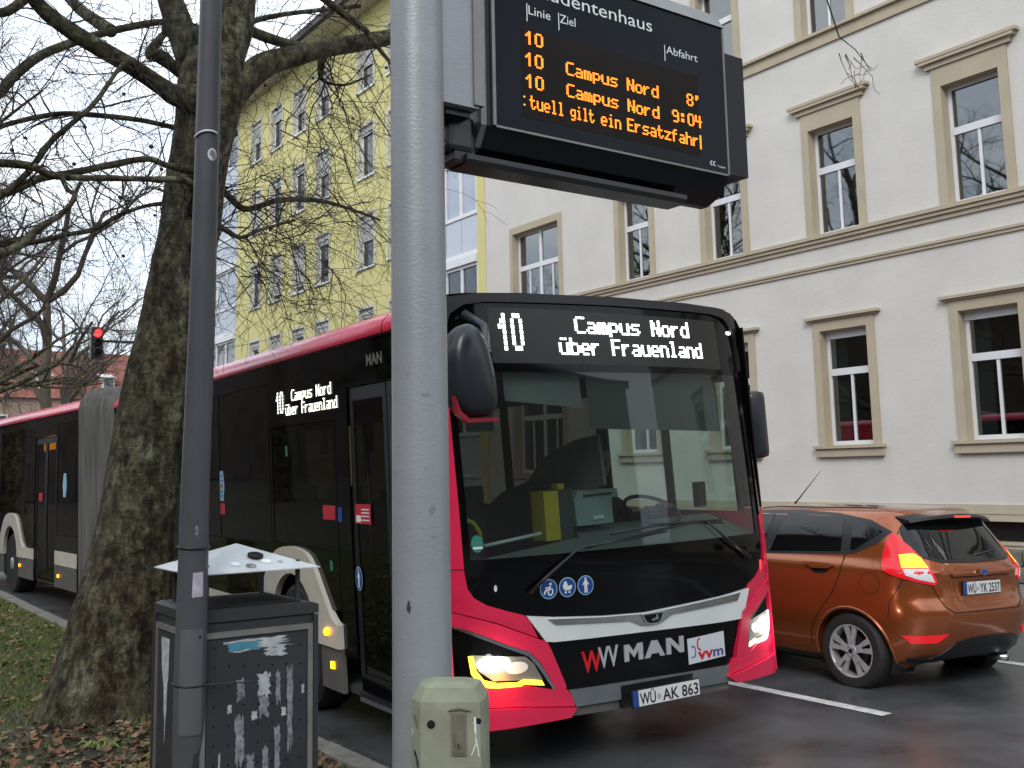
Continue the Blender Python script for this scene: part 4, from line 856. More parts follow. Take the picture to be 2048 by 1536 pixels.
for nm,Fm in (('front',FR),('left',FL)):
    patch('panel',[(-s+.045,.07),(s-.045,.07),(s-.045,.955),(-s+.045,.955)],Fm,'binpanel',bn,step=2,thick=.004,smooth=False)
    o=None
    for q in ([(-s+.018,.04),(-s+.04,.04),(-s+.04,.985),(-s+.018,.985)],[(s-.04,.04),(s-.018,.04),(s-.018,.985),(s-.04,.985)],[(-s+.04,.962),(s-.04,.962),(s-.04,.985),(-s+.04,.985)],[(-s+.04,.04),(s-.04,.04),(s-.04,.062),(-s+.04,.062)]):
        patch('panel_strip',q,Fm,'binalu',bn,step=2,thick=.009,smooth=False)
    for q in ([(-s-.006,.03),(-s+.016,.03),(-s+.016,1.02),(-s-.006,1.02)],[(s-.016,.03),(s+.004,.03),(s+.004,1.02),(s-.016,1.02)]): patch('corner_post',q,Fm,'binframe',bn,step=2,thick=.014,smooth=False)
    mb=MB(); k=0
    for r in range(12):
        for c_ in range(7):
            x=-s+.075+c_*.062; z=.925-r*.076-(c_*.004); q=circ(x,z,.0052,8)
            mb.add([Fm(a,b,.0046) for a,b in q],[tuple(range(8))])
    me=bpy.data.meshes.new('perforations'); me.from_pydata(mb.v,[],mb.f); tag(link('perforations',me,'caldark',bn),kind='stuff')
def jag(x0,x1,z0,z1,seed,n=9,j=.25):
    r=random.Random(seed); w_,h_=x1-x0,z1-z0; P=[]
    for k in range(n): P.append((x0+w_*k/n,z1-h_*j*r.random()*.6))
    for k in range(n): P.append((x1-w_*j*r.random(),z1-h_*(.2+.5*k/n)))
    for k in range(n): P.append((x1-w_*k/n,z0+h_*j*r.random()))
    for k in range(n): P.append((x0+w_*j*r.random(),z0+h_*(.3+.5*k/n)))
    return P
rem=[(-.15,.16,.895,.95,'paper'),(-.14,.02,.90,.942,'paperblue'),(.02,.13,.865,.905,'paper'),(-.01,.06,.70,.81,'paper'),(.0,.05,.62,.72,'tape'),(-.095,-.055,.70,.80,'tape'),(.075,.10,.66,.81,'tape'),(.125,.155,.46,.83,'tape'),(-.10,-.055,.44,.66,'tape'),(-.03,.0,.62,.66,'paper'),(-.05,-.01,.40,.50,'tape'),(.07,.10,.40,.60,'tape'),(.02,.05,.36,.52,'tape'),(-.10,-.07,.34,.42,'tape'),(.085,.155,.245,.325,'paper'),(.1,.125,.62,.66,'paper'),(.19,.205,.70,.74,'paper'),(-.165,-.155,.42,.52,'paper'),(.0,.008,.17,.24,'paper'),(-.02,.02,.33,.37,'tape'),(-.13,-.11,.66,.70,'paper')]
for i,(a,b,c_,d,m_) in enumerate(rem): patch('poster_remnant',jag(a,b,c_,d,i),lambda x,z,o:FR(x,z,o),m_,bn,step=2,thick=.001+.0005*(i%3),o0=.0052,smooth=False)
patch('poster_remnant',[(.055,.93),(.065,.76),(.075,.75),(.08,.62),(.09,.60),(.10,.50),(.105,.60),(.115,.62),(.12,.72),(.14,.78),(.15,.80),(.165,.93)],lambda y,z,o:(-s-o,y,z),'paper',bn,step=2,thick=.001,o0=.0052,smooth=False)
for (x,y,sz,m_) in ((-.08,-.2,.02,'letter'),(.06,-.19,.022,'letter'),(-.02,-.225,.022,'tape'),(.12,-.2,.012,'paper')):
    zf=z0+.1*(1-abs(y)/e); 
    o=MB().lathe([(sz,0),(sz,.0012)],(0,0,0),'z',12).obj('roof_sticker',m_,bn,xf=Matrix.Translation((x,y,zf+.0015))@Matrix.Rotation(math.atan(.1/e),4,'X'))

# ------------------------------------------------ traffic light over the road
tl=thing('traffic_light','traffic light showing red on a mast arm over the road','traffic light',(10.6,30.6,0))
MB().tube([(0,0,-.2),(0,0,4.6),(0,0,5.7)],[.09,.075,.07],12).obj('mast','darkmetal',tl,True)
MB().tube([(0,0,5.62),(-1.6,.15,5.64),(-2.95,.3,5.62)],[.05,.04,.035],8).obj('mast_arm','darkmetal',tl,True)
hd=MB().bbox(-3.28,-2.95,.22,.42,5.08,6.02,.03).obj('signal_head','carblack',tl)
for i,(z,m_) in enumerate(((5.84,'trafficred'),(5.55,'caldark'),(5.26,'caldark'))):
    MB().lathe([(.115,0),(.10,-.03),(.03,-.045)],(-3.115,.215,z),'y',16).obj('lens',m_,hd,True)
    MB().prism([(-3.115+.115*math.cos(R(a)),z+.115*math.sin(R(a))) for a in range(-10,191,20)]+[(-3.115+.105*math.cos(R(a)),z+.105*math.sin(R(a))) for a in range(190,-11,-20)],.05,.23,'y').obj('visor','carblack',hd)
sl_=thing('street_light','flat street light head on a slim pole far along the street','street light',(6.2,48.2,0))
MB().tube([(0,0,-.2),(0,0,9.6),(.4,0,10.3),(1.4,0,10.45)],[.1,.07,.055,.05],10).obj('pole','darkmetal',sl_,True)
MB().bbox(1.3,2.35,-.2,.2,10.38,10.52,.05).obj('lamp_head','carblack',sl_)
# ------------------------------------------------ articulated bus
BX,BY,BZ,BYW,BLN=3.259,4.950,-.144,-.048,.0597
bus=thing('articulated_bus','red and black articulated city bus with lit route display pulling up at the kerb','bus',(BX+1.275*math.cos(BYW),BY+1.275*math.sin(BYW),BZ),(0,-BLN,BYW))
BM=Matrix.Translation(bus.location)@Matrix.Rotation(BYW,4,'Z')@Matrix.Rotation(-BLN,4,'Y'); BI=BM.inverted()
def S(u,z):
    t=abs((u-1.275)/1.275); v=-.04+.16*t**3+(.05*((t-.93)/.07)**2 if t>.93 else 0)
    if z>1.15: v+=.10*((z-1.15)/1.7)**1.3
    else: v+=.04*(1.15-z)/.8
    return v
def FF(u,z,o):
    e=.01; dv=(S(u+e,z)-S(u-e,z))/(2*e); n=math.hypot(dv,1)
    return (u-1.275+o*dv/n, S(u,z)-o/n, z-.035*(u-1.275))
def SD(v,z,o): return (-1.275-o+.018*max(0,z-1.3), v, z)
def P_(name,poly,mp,m,step=.09,thick=.012,o0=0.,parent=None,xf=None,smooth=True): return patch(name,poly,mp,m,parent or bus,step=step,thick=thick,o0=o0,xf=xf,smooth=smooth)
# --- front
ring=[(.10,2.40),(.10,2.62),(.14,2.72),(.22,2.775),(.36,2.795),(1.275,2.805),(2.19,2.795),(2.33,2.775),(2.41,2.72),(2.45,2.62),(2.45,2.40)]
outer=[(.0,2.40),(.0,2.62),(.035,2.75),(.11,2.82),(.28,2.845),(1.275,2.862),(2.27,2.845),(2.44,2.82),(2.515,2.75),(2.55,2.62),(2.55,2.40)]
P_('display_glass',ring,FF,'blackgloss',thick=.01,o0=-.02)
P_('front_cap',outer+ring[::-1],FF,'blackplastic',thick=.03,o0=-.02)
P_('route_display',[(.37,2.425),(2.24,2.41),(2.24,2.745),(.37,2.765)],FF,'ledpanel',thick=.002,o0=-.0098)
mb=MB()
for k in range(22): z=2.425+k*.0155; mb.add([FF(u,z,-.0075) for u in (.38,)]+[FF(u,z,-.0075) for u in (1.0,1.6,2.23)]+[FF(u,z+.004,-.0075) for u in (2.23,1.6,1.0,.38)],[(0,1,6,7),(1,2,5,6),(2,3,4,5)])
me=bpy.data.meshes.new('display_lines'); me.from_pydata(mb.v,[],mb.f); link('display_lines',me,'blackgloss',bus)
led('route_number','10',.43,.585,2.728,.0335,FF,'ledwhite',bus,fill=.78,o0=-.004)
led('destination_text','Campus Nord',.97,1.935,2.722,.0155,FF,'ledwhite',bus,fill=.78,o0=-.004)
led('destination_text','über Frauenland',.835,2.045,2.585,.0155,FF,'ledwhite',bus,fill=.78,o0=-.004)
for u in (.29,2.40): P_('marker_lamp',circ(u,2.675,.03,14,.012),FF,'ledwhite',step=1,thick=.006,o0=-.012)
P_('windscreen',[(.125,1.285),(2.40,1.285),(2.425,2.40),(.125,2.40)],FF,'glass_ws',step=.12,thick=0,o0=-.008)
for a,b in ((.085,.125),(2.40,2.455)): P_('windscreen_border',[(a,1.285),(b,1.285),(b+(.01 if a>1 else 0),2.40),(a,2.40)],FF,'blackgloss',thick=.012,o0=-.014)
P_('windscreen_border',[(.125,2.372),(2.42,2.372),(2.42,2.40),(.125,2.40)],FF,'blackgloss',thick=.004,o0=-.011)
low=[(.085,1.285),(.085,1.22),(.095,1.13),(.13,1.075),(.20,1.03),(.31,.99),(.42,.955),(.60,.93),(.95,.90),(1.275,.885),(1.6,.90),(1.95,.915),(2.22,.935),(2.33,.99),(2.40,1.06),(2.44,1.14),(2.455,1.285)]
P_('lower_windscreen_panel',low,FF,'blackgloss',thick=.012,o0=-.012)
P_('panel_seam',[(.0,1.226),(.5,1.226),(.5,1.23),(.0,1.23)],FF,'caldark',thick=.001,o0=.0005) if False else None
# red corners
P_('corner_pillar',[(.0,1.238),(.083,1.238),(.083,2.40),(.0,2.40)],FF,'red',thick=.02,o0=-.012)
P_('corner_pillar',[(2.457,1.10),(2.55,1.10),(2.55,1.45),(2.458,1.40)],FF,'red',thick=.02,o0=-.012); P_('corner_pillar_cover',[(2.458,1.403),(2.55,1.453),(2.55,2.40),(2.467,2.40)],FF,'blackgloss',thick=.02,o0=-.012)
def mir(p):
    out=[]
    for a,b in p:
        lo=2.55-.62*a if a<=.6 else 2.178-(a-.6)*2.1
        t=min(1,max(0,(b-.5)/.25)); out.append((lo+((2.55-.75*a)-lo)*t,b))
    return out[::-1]
cu_up=[(0,1.232),(.083,1.232),(.083,1.22),(.093,1.13),(.128,1.073),(.198,1.028),(.308,.988),(.418,.953),(.445,.93),(.50,.815),(.25,.925),(0,1.01)]
cu_mid=[(0,1.004),(.25,.919),(.503,.808),(.55,.788),(.575,.74),(.66,.53),(.66,.50),(.60,.505),(.55,.60),(.50,.68),(.44,.742),(.30,.80),(.15,.87),(0,.935)]
cu_lo=[(0,.60),(.12,.575),(.25,.56),(.40,.555),(.57,.515),(.60,.505),(.67,.50),(.70,.455),(.715,.40),(.36,.445),(.0,.47)]
cu_lip=[(0,.465),(.36,.44),(.715,.395),(.675,.345),(.27,.335),(0,.335)]
for f in (lambda p:p,mir):
    P_('corner_panel',f(cu_up),FF,'red',thick=.022,o0=-.012); P_('corner_panel',f(cu_mid),FF,'red',thick=.034,o0=-.012)
    P_('bumper_corner',f(cu_lo),FF,'red',thick=.034,o0=-.012); P_('bumper_lip',f(cu_lip),FF,'red',thick=.065,o0=-.02)
    hl=P_('headlight',f([(0,.93),(.15,.865),(.30,.795),(.44,.738),(.495,.678),(.545,.598),(.595,.51),(.57,.52),(.40,.56),(.25,.565),(.12,.58),(0,.605)]),FF,'blackgloss',thick=.012,o0=-.012)
    P_('headlight_trim',f([(.02,.925),(.15,.867),(.30,.797),(.44,.740),(.497,.678),(.548,.598),(.60,.507),(.585,.503),(.525,.595),(.478,.665),(.43,.72),(.29,.782),(.14,.852),(.02,.912)]),FF,'chrome',thick=.018,parent=hl,o0=-.002)
    P_('headlight_glass',f([(.10,.755),(.42,.715),(.47,.67),(.52,.575),(.40,.585),(.22,.60),(.14,.66)]),FF,'interior2',thick=.002,parent=hl,o0=.0005)
    l_=f is mir
    P_('beam_lens',f(circ(.225,.695,.095,18,.04)) if not l_ else f(circ(.20,.665,.10,16,.045)),FF,'lampwhite',step=1,thick=.006,parent=hl,o0=.003)
    P_('beam_reflector',f(circ(.36,.66,.07,16,.035)),FF,'stickwhite',step=1,thick=.004,parent=hl,o0=.002)
    P_('light_strip',f([(.083,.75),(.108,.75),(.126,.665),(.166,.61),(.24,.586),(.36,.577),(.40,.59),(.51,.572),(.526,.543),(.40,.562),(.36,.551),(.23,.556),(.144,.582),(.096,.65)]) ,FF,'drl' if not l_ else 'drlwhite',step=.05,thick=.008,parent=hl,o0=.002)
# front middle
wb_=[(.43,.948),(.60,.925),(.95,.895),(1.275,.88),(1.6,.895),(1.95,.91),(2.23,.93),(2.145,.742),(1.95,.745),(1.275,.765),(.60,.782),(.545,.79)]
P_('white_bar',wb_,FF,'white',thick=.03,o0=-.012)
ch=[(.56,.918),(.95,.890),(1.275,.875),(1.6,.89),(2.12,.915),(2.085,.868),(1.70,.855),(1.48,.848),(1.40,.812),(1.30,.80),(1.23,.808),(1.14,.846),(.90,.862),(.61,.882)]
P_('chrome_strip',ch,FF,'chrome',step=.06,thick=.008,o0=.018)
em=P_('emblem',[(1.225,.876),(1.42,.876),(1.40,.825),(1.365,.808),(1.28,.808),(1.25,.825)],FF,'chrome',step=.3,thick=.012,o0=.022)
P_('emblem_field',[(1.242,.869),(1.395,.869),(1.375,.83),(1.352,.816),(1.29,.816),(1.265,.83)],FF,'blackgloss',step=.3,thick=.002,o0=.034,parent=em)
P_('emblem_figure',[(1.34,.866),(1.355,.862),(1.352,.846),(1.362,.842),(1.348,.832),(1.33,.834),(1.318,.828),(1.30,.832),(1.305,.84),(1.322,.842),(1.335,.848)],FF,'chrome',step=.3,thick=.003,o0=.036,parent=em)
P_('grille',[(.55,.782),(1.275,.76),(2.14,.738),(1.995,.468),(1.3,.485),(.68,.498)],FF,'blackgloss',thick=.012,o0=-.012)
P_('bumper',[(.685,.492),(1.3,.48),(1.99,.462),(1.965,.36),(1.3,.385),(.725,.395)],FF,'greybumper',thick=.035,o0=-.015)
P_('bumper_underlip',[(.70,.39),(1.3,.378),(1.975,.354),(1.985,.31),(1.3,.325),(.68,.34)],FF,'skirt',thick=.012,o0=-.015)
text('maker_letters','W',.785,.93,.580,.125,FF,'redink',bus,bold=.025,thick=.004,o0=.001)
text('maker_letters','VV',.905,1.055,.592,.125,FF,'silverink',bus,bold=.02,thick=.004,o0=.002)
LT={'M':[(0,0),(0,1),(.26,1),(.5,.55),(.74,1),(1,1),(1,0),(.76,0),(.76,.62),(.5,.18),(.24,.62),(.24,0)],'A':[(0,0),(.36,1),(.64,1),(1,0),(.76,0),(.68,.22),(.32,.22),(.24,0)],'N':[(0,0),(0,1),(.26,1),(.75,.38),(.75,1),(1,1),(1,0),(.74,0),(.25,.62),(.25,0)]}
for s_,a_,b_ in (('M',1.10,1.245),('A',1.26,1.42),('N',1.435,1.58)): P_('maker_letter',[(a_+(b_-a_)*x_,.602+.10*y_) for x_,y_ in LT[s_]],FF,'silverink',step=.3,thick=.008,o0=.001,smooth=False)
tp=P_('transport_sign',[(1.615,.675),(1.95,.685),(1.955,.525),(1.62,.515)],FF,'stickwhite',step=.3,thick=.003,o0=.001)
text('sign_letters','vv',1.70,1.84,.535,.055,FF,'redink',tp,bold=.03,cap=.55,o0=.005)
text('sign_letters','m',1.84,1.935,.537,.05,FF,'blueink',tp,bold=.02,cap=.55,o0=.005)
def stroke(pts,w_,mp,o0):
    mb=MB()
    for (a,b),(c,d) in zip(pts,pts[1:]):
        l=math.hypot(c-a,d-b) or 1; nx_,nz_=-(d-b)/l*w_/2,(c-a)/l*w_/2
        mb.add([mp(a-nx_,b-nz_,o0),mp(a+nx_,b+nz_,o0),mp(c+nx_,d+nz_,o0),mp(c-nx_,d-nz_,o0)],[(0,1,2,3)])
    return mb
def strokes(name,lst,mp,m,parent,o0,xf=None):
    M_=MB()
    for pts,w_ in lst: a=stroke(pts,w_,mp,o0); M_.add(a.v,a.f)
    if xf is not None: M_.v=[tuple(xf@Vector(q)) for q in M_.v]
    me=bpy.data.meshes.new(name); me.from_pydata(M_.v,[],M_.f); return link(name,me,m,parent)
strokes('sign_arc',[([(1.725,.668),(1.705,.658),(1.700,.63),(1.705,.605),(1.73,.592)],.011)],FF,'redink',tp,.005)
strokes('sign_arc',[([(1.645,.625),(1.675,.618),(1.682,.59),(1.675,.56),(1.645,.552)],.008)],FF,'blueink',tp,.005)
# stickers on the black panel
def pict(u,z,kind,mp=FF,r=.058,o0=.001,parent=None,ru=None):
    ru=ru or r
    d=P_('pictogram',circ(u,z,ru,24,r),mp,'stickblue',step=.2,thick=.001,o0=o0,parent=parent,smooth=False); P2=d if parent is None else parent
    P_('pictogram_field',circ(u,z,ru*.9,24,r*.9),mp,'blue',step=.2,thick=.001,o0=o0+.001,parent=P2,smooth=False)
    q=lambda l:[(u+a*ru,z+b*r) for a,b in l]
    if kind=='person':
        P_('pictogram_figure',q([(-.1,.55),(.1,.55),(.2,.4),(.42,.05),(.34,0),(.17,.2),(.2,-.75),(.04,-.75),(0,-.1),(-.04,-.75),(-.2,-.75),(-.17,.2),(-.34,0),(-.42,.05),(-.2,.4)]),mp,'letter',step=.2,thick=.0005,o0=o0+.0022,parent=P2,smooth=False); P_('pictogram_head',circ(u,z+.68*r,.13*ru,10,.13*r),mp,'letter',step=.2,thick=.0005,o0=o0+.0022,parent=P2,smooth=False)
    if kind=='pram':
        P_('pictogram_figure',q([(-.55,.15),(-.4,.55),(-.15,.65),(.05,.15),(.55,.2),(.5,-.1),(.3,-.3),(-.35,-.3),(-.5,-.1)]),mp,'letter',step=.2,thick=.0005,o0=o0+.0022,parent=P2,smooth=False)
        for a in (-.25,.2): P_('pictogram_wheel',circ(u+a*ru,z-.5*r,.12*ru,10,.12*r),mp,'letter',step=.2,thick=.0005,o0=o0+.0022,parent=P2,smooth=False)
    if kind=='wheelchair':
        P_('pictogram_head',circ(u+.2*ru,z+.5*r,.15*ru,10,.15*r),mp,'letter',step=.2,thick=.0005,o0=o0+.0022,parent=P2,smooth=False)
        strokes('pictogram_figure',[([(u+.15*ru,z+.3*r),(u+.1*ru,z-.1*r),(u-.35*ru,z-.1*r),(u-.55*ru,z-.5*r)],.011),([(u+.1*ru,z+.15*r),(u-.4*ru,z+.12*r)],.008),([(u+a*ru,z+b*r) for a,b in ((-.1,-.25),(-.05,-.55),(.2,-.62),(.42,-.42),(.42,-.1),(.3,.05))],.008)],mp,'letter',P2,o0+.0026)
pict(.585,1.087,'wheelchair'); pict(.712,1.087,'pram'); pict(.84,1.087,'person')
P_('round_sticker',circ(.17,1.375,.035,14,.05),FF,'stickgreen',step=.2,thick=.001,o0=-.006,smooth=False); P_('sticker_text_field',[(.145,1.345),(.2,1.345),(.2,1.358),(.145,1.358)],FF,'stickwhite',step=.2,thick=.001,o0=-.004,smooth=False)
P_('body_sticker',circ(.255,1.118,.010,8,.020),FF,'stickwhite',step=.2,thick=.001,o0=.001,smooth=False)
P_('glowing_reflector',[(2.405,1.10),(2.425,1.10),(2.425,1.02),(2.405,1.02)],FF,'redlit',step=.2,thick=.004,o0=.001)  # given the lit lamp material, so it glows without being a lamp
for u in (.445,.51): P_('wiper_light_reflection',[(u,1.0),(u+.008,1.0),(u+.008,1.06),(u,1.06)],FF,'yellow',step=.2,thick=.001,o0=.001) if False else None
# number plates
def numplate(parent,mp,x0,x1,z0,z1,l1,l2,o0,xf=None):
    w_=x1-x0; p=patch('number_plate',[(x0,z0),(x1,z0),(x1,z1),(x0,z1)],mp,'carblack',parent,step=.5,thick=.008,o0=o0,xf=xf,smooth=False)
    patch('plate_field',[(x0+.008,z0+.006),(x1-.006,z0+.006),(x1-.006,z1-.006),(x0+.008,z1-.006)],mp,'plate',p,step=.5,thick=.002,o0=o0+.008,xf=xf,smooth=False)
    patch('plate_band',[(x0+.006,z0+.005),(x0+.05,z0+.005),(x0+.05,z1-.005),(x0+.006,z1-.005)],mp,'blue',p,step=.5,thick=.001,o0=o0+.0102,xf=xf,smooth=False)
    h=(z1-z0)*.66; zb=z0+(z1-z0)*.15
    text('plate_text',l1,x0+.06,x0+w_*.335,zb,h,mp,'ink',p,bold=.015,xf=xf,o0=o0+.0115)
    patch('plate_seal',circ(x0+w_*.385,z0+(z1-z0)*.42,w_*.032,12),mp,'silverink',p,step=.5,thick=.0005,o0=o0+.0105,xf=xf,smooth=False)
    text('plate_text',l2,x0+w_*.435,x1-.018,zb,h,mp,'ink',p,bold=.015,xf=xf,o0=o0+.0115)
PLm=lambda x,z,o:(x-1.275,-.095-o,z-.035*(x-1.275))
numplate(bus,PLm,1.065,1.61,.345,.45,'WÜ','AK 863',0)
P_('plate_mount',[(1.05,.335),(1.625,.33),(1.625,.465),(1.05,.47)],FF,'carblack',step=.5,thick=.035,o0=-.01)
# wipers
def tubeF(name,pts,r,m,o,parent=None): return MB().tube([FF(a,b,o_ if (o_:=c) else o) for a,b,c in pts],r,6).obj(name,m,parent or bus,True)
tubeF('wiper',[(.45,1.08,.03),(.60,1.19,.035),(.80,1.312,.03),(1.15,1.33,.012),(1.50,1.36,.012)],[.012,.010,.007,.006,.005],'carblack',.02)
tubeF('wiper_blade',[(.85,1.305,.02),(1.2,1.35,.012),(1.72,1.395,.012),(2.02,1.38,.01)],.007,'carblack',.02)
tubeF('wiper',[(2.25,1.13,.03),(2.05,1.25,.03),(1.85,1.40,.018)],[.012,.009,.006],'carblack',.02)
tubeF('wiper_blade',[(1.05,1.375,.012),(1.5,1.405,.012),(2.0,1.40,.012)],.007,'carblack',.02)
# --- mirrors
mm_=MB(); prof_=[(-.13,2.30),(-.115,2.48),(-.06,2.585),(.01,2.615),(.07,2.575),(.115,2.47),(.15,2.30),(.15,2.16),(.10,2.105),(-.02,2.105),(-.10,2.17)]
cxm,czm=.02,2.35
mw=MB()
lay=[(-.295,.25),(-.29,.55),(-.275,.80),(-.25,.95),(-.22,1.0),(-.15,1.0),(-.10,.95),(-.07,.8),(-.06,.5)]
prof_=[tuple(q[:2]) for q in (lambda P:[tuple(.5*((2*b)+(c-a)*t+(2*a-5*b+4*c-d_)*t*t+(3*b-a-3*c+d_)*t**3) for a,b,c,d_ in zip(P[(i-1)%len(P)],P[i],P[(i+1)%len(P)],P[(i+2)%len(P)])) for i in range(len(P)) for t in (0,.34,.67)])(prof_)]
n=len(prof_)
for y,s in lay: mw.v+=[(cxm+(a-cxm)*s-1.275,y-.04,czm+(b-czm)*s+.03) for a,b in prof_]
for k in range(len(lay)-1): mw.f+=[(k*n+i,k*n+(i+1)%n,(k+1)*n+(i+1)%n,(k+1)*n+i) for i in range(n)]
mw.f+=[tuple(range(n)),tuple(range((len(lay)-1)*n,len(lay)*n))]
mo=mw.obj('side_mirror','mirror',bus,ang=50)
MB().tube([(.10-1.275,-.22,2.50),(.19-1.275,-.14,2.50),(.26-1.275,-.02,2.66),(.2-1.275,.10,2.75)],[.03,.028,.028,.03],8).obj('mirror_arm','mirror',bus,True)
MB().prism([(-.125,2.24),(-.115,2.14),(-.06,2.092),(.14,2.092),(.14,2.112),(-.045,2.112),(-.095,2.155)],-.30,-.255,'y').obj('mirror_trim','redtrim',bus,xf=Matrix.Translation((-1.275,0,.01)))
mb=MB(); mb.bbox(2.74,2.90,.33,.47,1.78,2.28,.05); mb.obj('side_mirror','mirror',bus,xf=Matrix.Translation((-1.275,0,-.05)),smooth=True)
MB().tube([(1.24,.3,2.45),(1.4,.38,2.42),(1.5,.40,2.2)],[.03,.025,.025],8).obj('mirror_arm','redtrim',bus,True)
P_('front_camera_mirror',[(.20,2.02),(.36,2.02),(.36,2.32),(.22,2.32)],FF,'interior',step=.3,thick=.01,o0=-.08) 
# --- shell: cross-section swept back
LEN=8.6
half=[(0,2.70),(.004,2.735),(.02,2.77),(.05,2.80),(.09,2.825),(.14,2.84),(.24,2.85),(.6,2.858),(1.275,2.862)]
prof=half+[(2.55-a,b) for a,b in half[::-1][1:]]
def ext(name,pr,ys,m,xfun=None,zadd=0,parent=None,xf=None,thick=0,shear=True):
    mb=MB(); n=len(pr)
    for j,y in enumerate(ys):
        for a,b in pr: mb.v.append((a-1.275,(S(min(max(a,0),2.55),b)+.005 if y is None else y),b-(.035*(a-1.275) if shear else -.035*0)+zadd))
    for j in range(len(ys)-1):
        for i in range(n-1): mb.f.append((j*n+i,j*n+i+1,(j+1)*n+i+1,(j+1)*n+i))
    return mb.obj(name,m,parent or bus,True,xf=xf,ang=30)
ext('roof',[p for p in prof if .14<=p[0]<=2.41],[None,.6,LEN],'cream')
def ribbed(pr):
    out=[]
    for i,(a,b) in enumerate(pr): out.append((a+(.004 if i%2 else -.003),b))
    return out
railp=[(0,2.685),(-.004,2.70),(.0,2.73),(.008,2.75),(.024,2.775),(.036,2.785),(.056,2.806),(.07,2.813),(.095,2.828),(.11,2.833),(.14,2.843)]
ext('roof_rail',railp,[.80,LEN],'red'); ext('roof_rail',railp,[.20,.788],'red'); ext('roof_rail',[(2.55-a,b) for a,b in railp],[.20,.9],'blackplastic'); ext('roof_rail',[(2.55-a,b) for a,b in railp],[.91,LEN],'red')
P_('gutter_line',[(.25,2.722),(LEN,2.722),(LEN,2.728),(.25,2.728)],SD,'alu',step=.5,thick=.006,o0=.002)
ru=MB().bbox(-.20,.40,.85,4.6,2.86,3.01,.07); ru.obj('roof_unit','cream',bus,ang=35)
mb=MB()
for k in range(14): mb.box(-.15+k*.036,-.135+k*.036,1.0,1.9,3.005,3.016)
mb.obj('roof_unit_vents','carblack',bus)
# side panels on the door side
def door(v0,v1,z0,z1,xf=None,mp=SD,o=0.0,pw=.05):
    mid=(v0+v1)/2
    d=P_('door',[(v0,z0),(v1,z0),(v1,z0+.12),(v0,z0+.12)],mp,'blackgloss',thick=.012,o0=-.03,xf=xf)
    for a,b in ((v0,mid-.008),(mid+.008,v1)):
        for q in ([(a,z0+.12),(a+pw,z0+.12),(a+pw,z1),(a,z1)],[(b-pw,z0+.12),(b,z0+.12),(b,z1),(b-pw,z1)],[(a+pw,z1-.09),(b-pw,z1-.09),(b-pw,z1),(a+pw,z1)]): P_('door_frame',q,mp,'blackplastic',thick=.02,o0=-.035,parent=d,xf=xf,step=.4)
        P_('door_glass',[(a+pw,z0+.12),(b-pw,z0+.12),(b-pw,z1-.09),(a+pw,z1-.09)],mp,'glass_side',thick=0,o0=-.025,parent=d,xf=xf,step=.6)
        hx=a+.09 if a==v0 else b-.09
        mb=MB().tube([mp(hx,z0+.5,-.09),mp(hx,z1-.35,-.09)],.014,8); 
        if xf is not None: mb.v=[tuple(xf@Vector(q)) for q in mb.v]
        mb.obj('door_rail','alu',d,True)
    return d
P_('side_corner_pillar',[(.16,.34),(.27,.34),(.27,2.70),(.16,2.70)],SD,'red',thick=.012,o0=-.012)
door(.28,1.43,.40,2.42)
P_('door_header',[(.27,2.43),(1.44,2.43),(1.44,2.72),(.27,2.72)],SD,'blackgloss',thick=.012,o0=-.012)
P_('door_step',[(.28,.335),(1.44,.335),(1.44,.362),(.28,.362)],SD,'alu',thick=.012,o0=-.012)
P_('door_sill',[(.28,.365),(1.44,.365),(1.44,.395),(.28,.395)],SD,'carblack',thick=.008,o0=-.012)
text('maker_letters','MAN',1.10,.86,2.545,.075,SD,'skirt',bus,bold=.03,thick=.0,o0=.002)
P_('upper_side_panel',[(1.45,2.58),(LEN,2.58),(LEN,2.72),(1.45,2.72)],SD,'blackgloss',thick=.01,o0=-.012,step=.5)
P_('door_post',[(1.45,.60),(1.66,.60),(1.66,2.58),(1.45,2.58)],SD,'blackgloss',thick=.01,o0=-.012,step=.5)
P_('side_display_panel',[(1.66,2.22),(3.0,2.22),(3.0,2.58),(1.66,2.58)],SD,'blackgloss',thick=.01,o0=-.012,step=.5)
led('side_route_number','10',2.80,2.65,2.492,.025,SD,'ledside',bus,fill=.75,o0=.003)
led('side_destination_text','Campus Nord',2.47,1.70,2.49,.0125,SD,'ledside',bus,fill=.75,o0=.003)
led('side_destination_text','über Frauenland',2.60,1.60,2.385,.0125,SD,'ledside',bus,fill=.75,o0=.003)
# windows between pillars
def sidewin(v0,v1,z0,z1,xf=None):
    w_=P_('side_window',[(v0,z0),(v0+.05,z0),(v0+.05,z1),(v0,z1)],SD,'blackgloss',thick=.01,o0=-.012,xf=xf,step=1)
    P_('window_post',[(v1-.05,z0),(v1,z0),(v1,z1),(v1-.05,z1)],SD,'blackgloss',thick=.01,o0=-.012,parent=w_,xf=xf,step=1)
    P_('pane',[(v0+.05,z0),(v1-.05,z0),(v1-.05,z1),(v0+.05,z1)],SD,'glass_side',thick=0,o0=-.006,parent=w_,xf=xf,step=1)
sidewin(1.67,2.99,1.30,2.215); sidewin(3.005,4.38,1.30,2.575); sidewin(4.385,6.0,1.30,2.575); sidewin(6.01,7.3,1.30,2.575); sidewin(7.31,LEN,1.30,2.575)
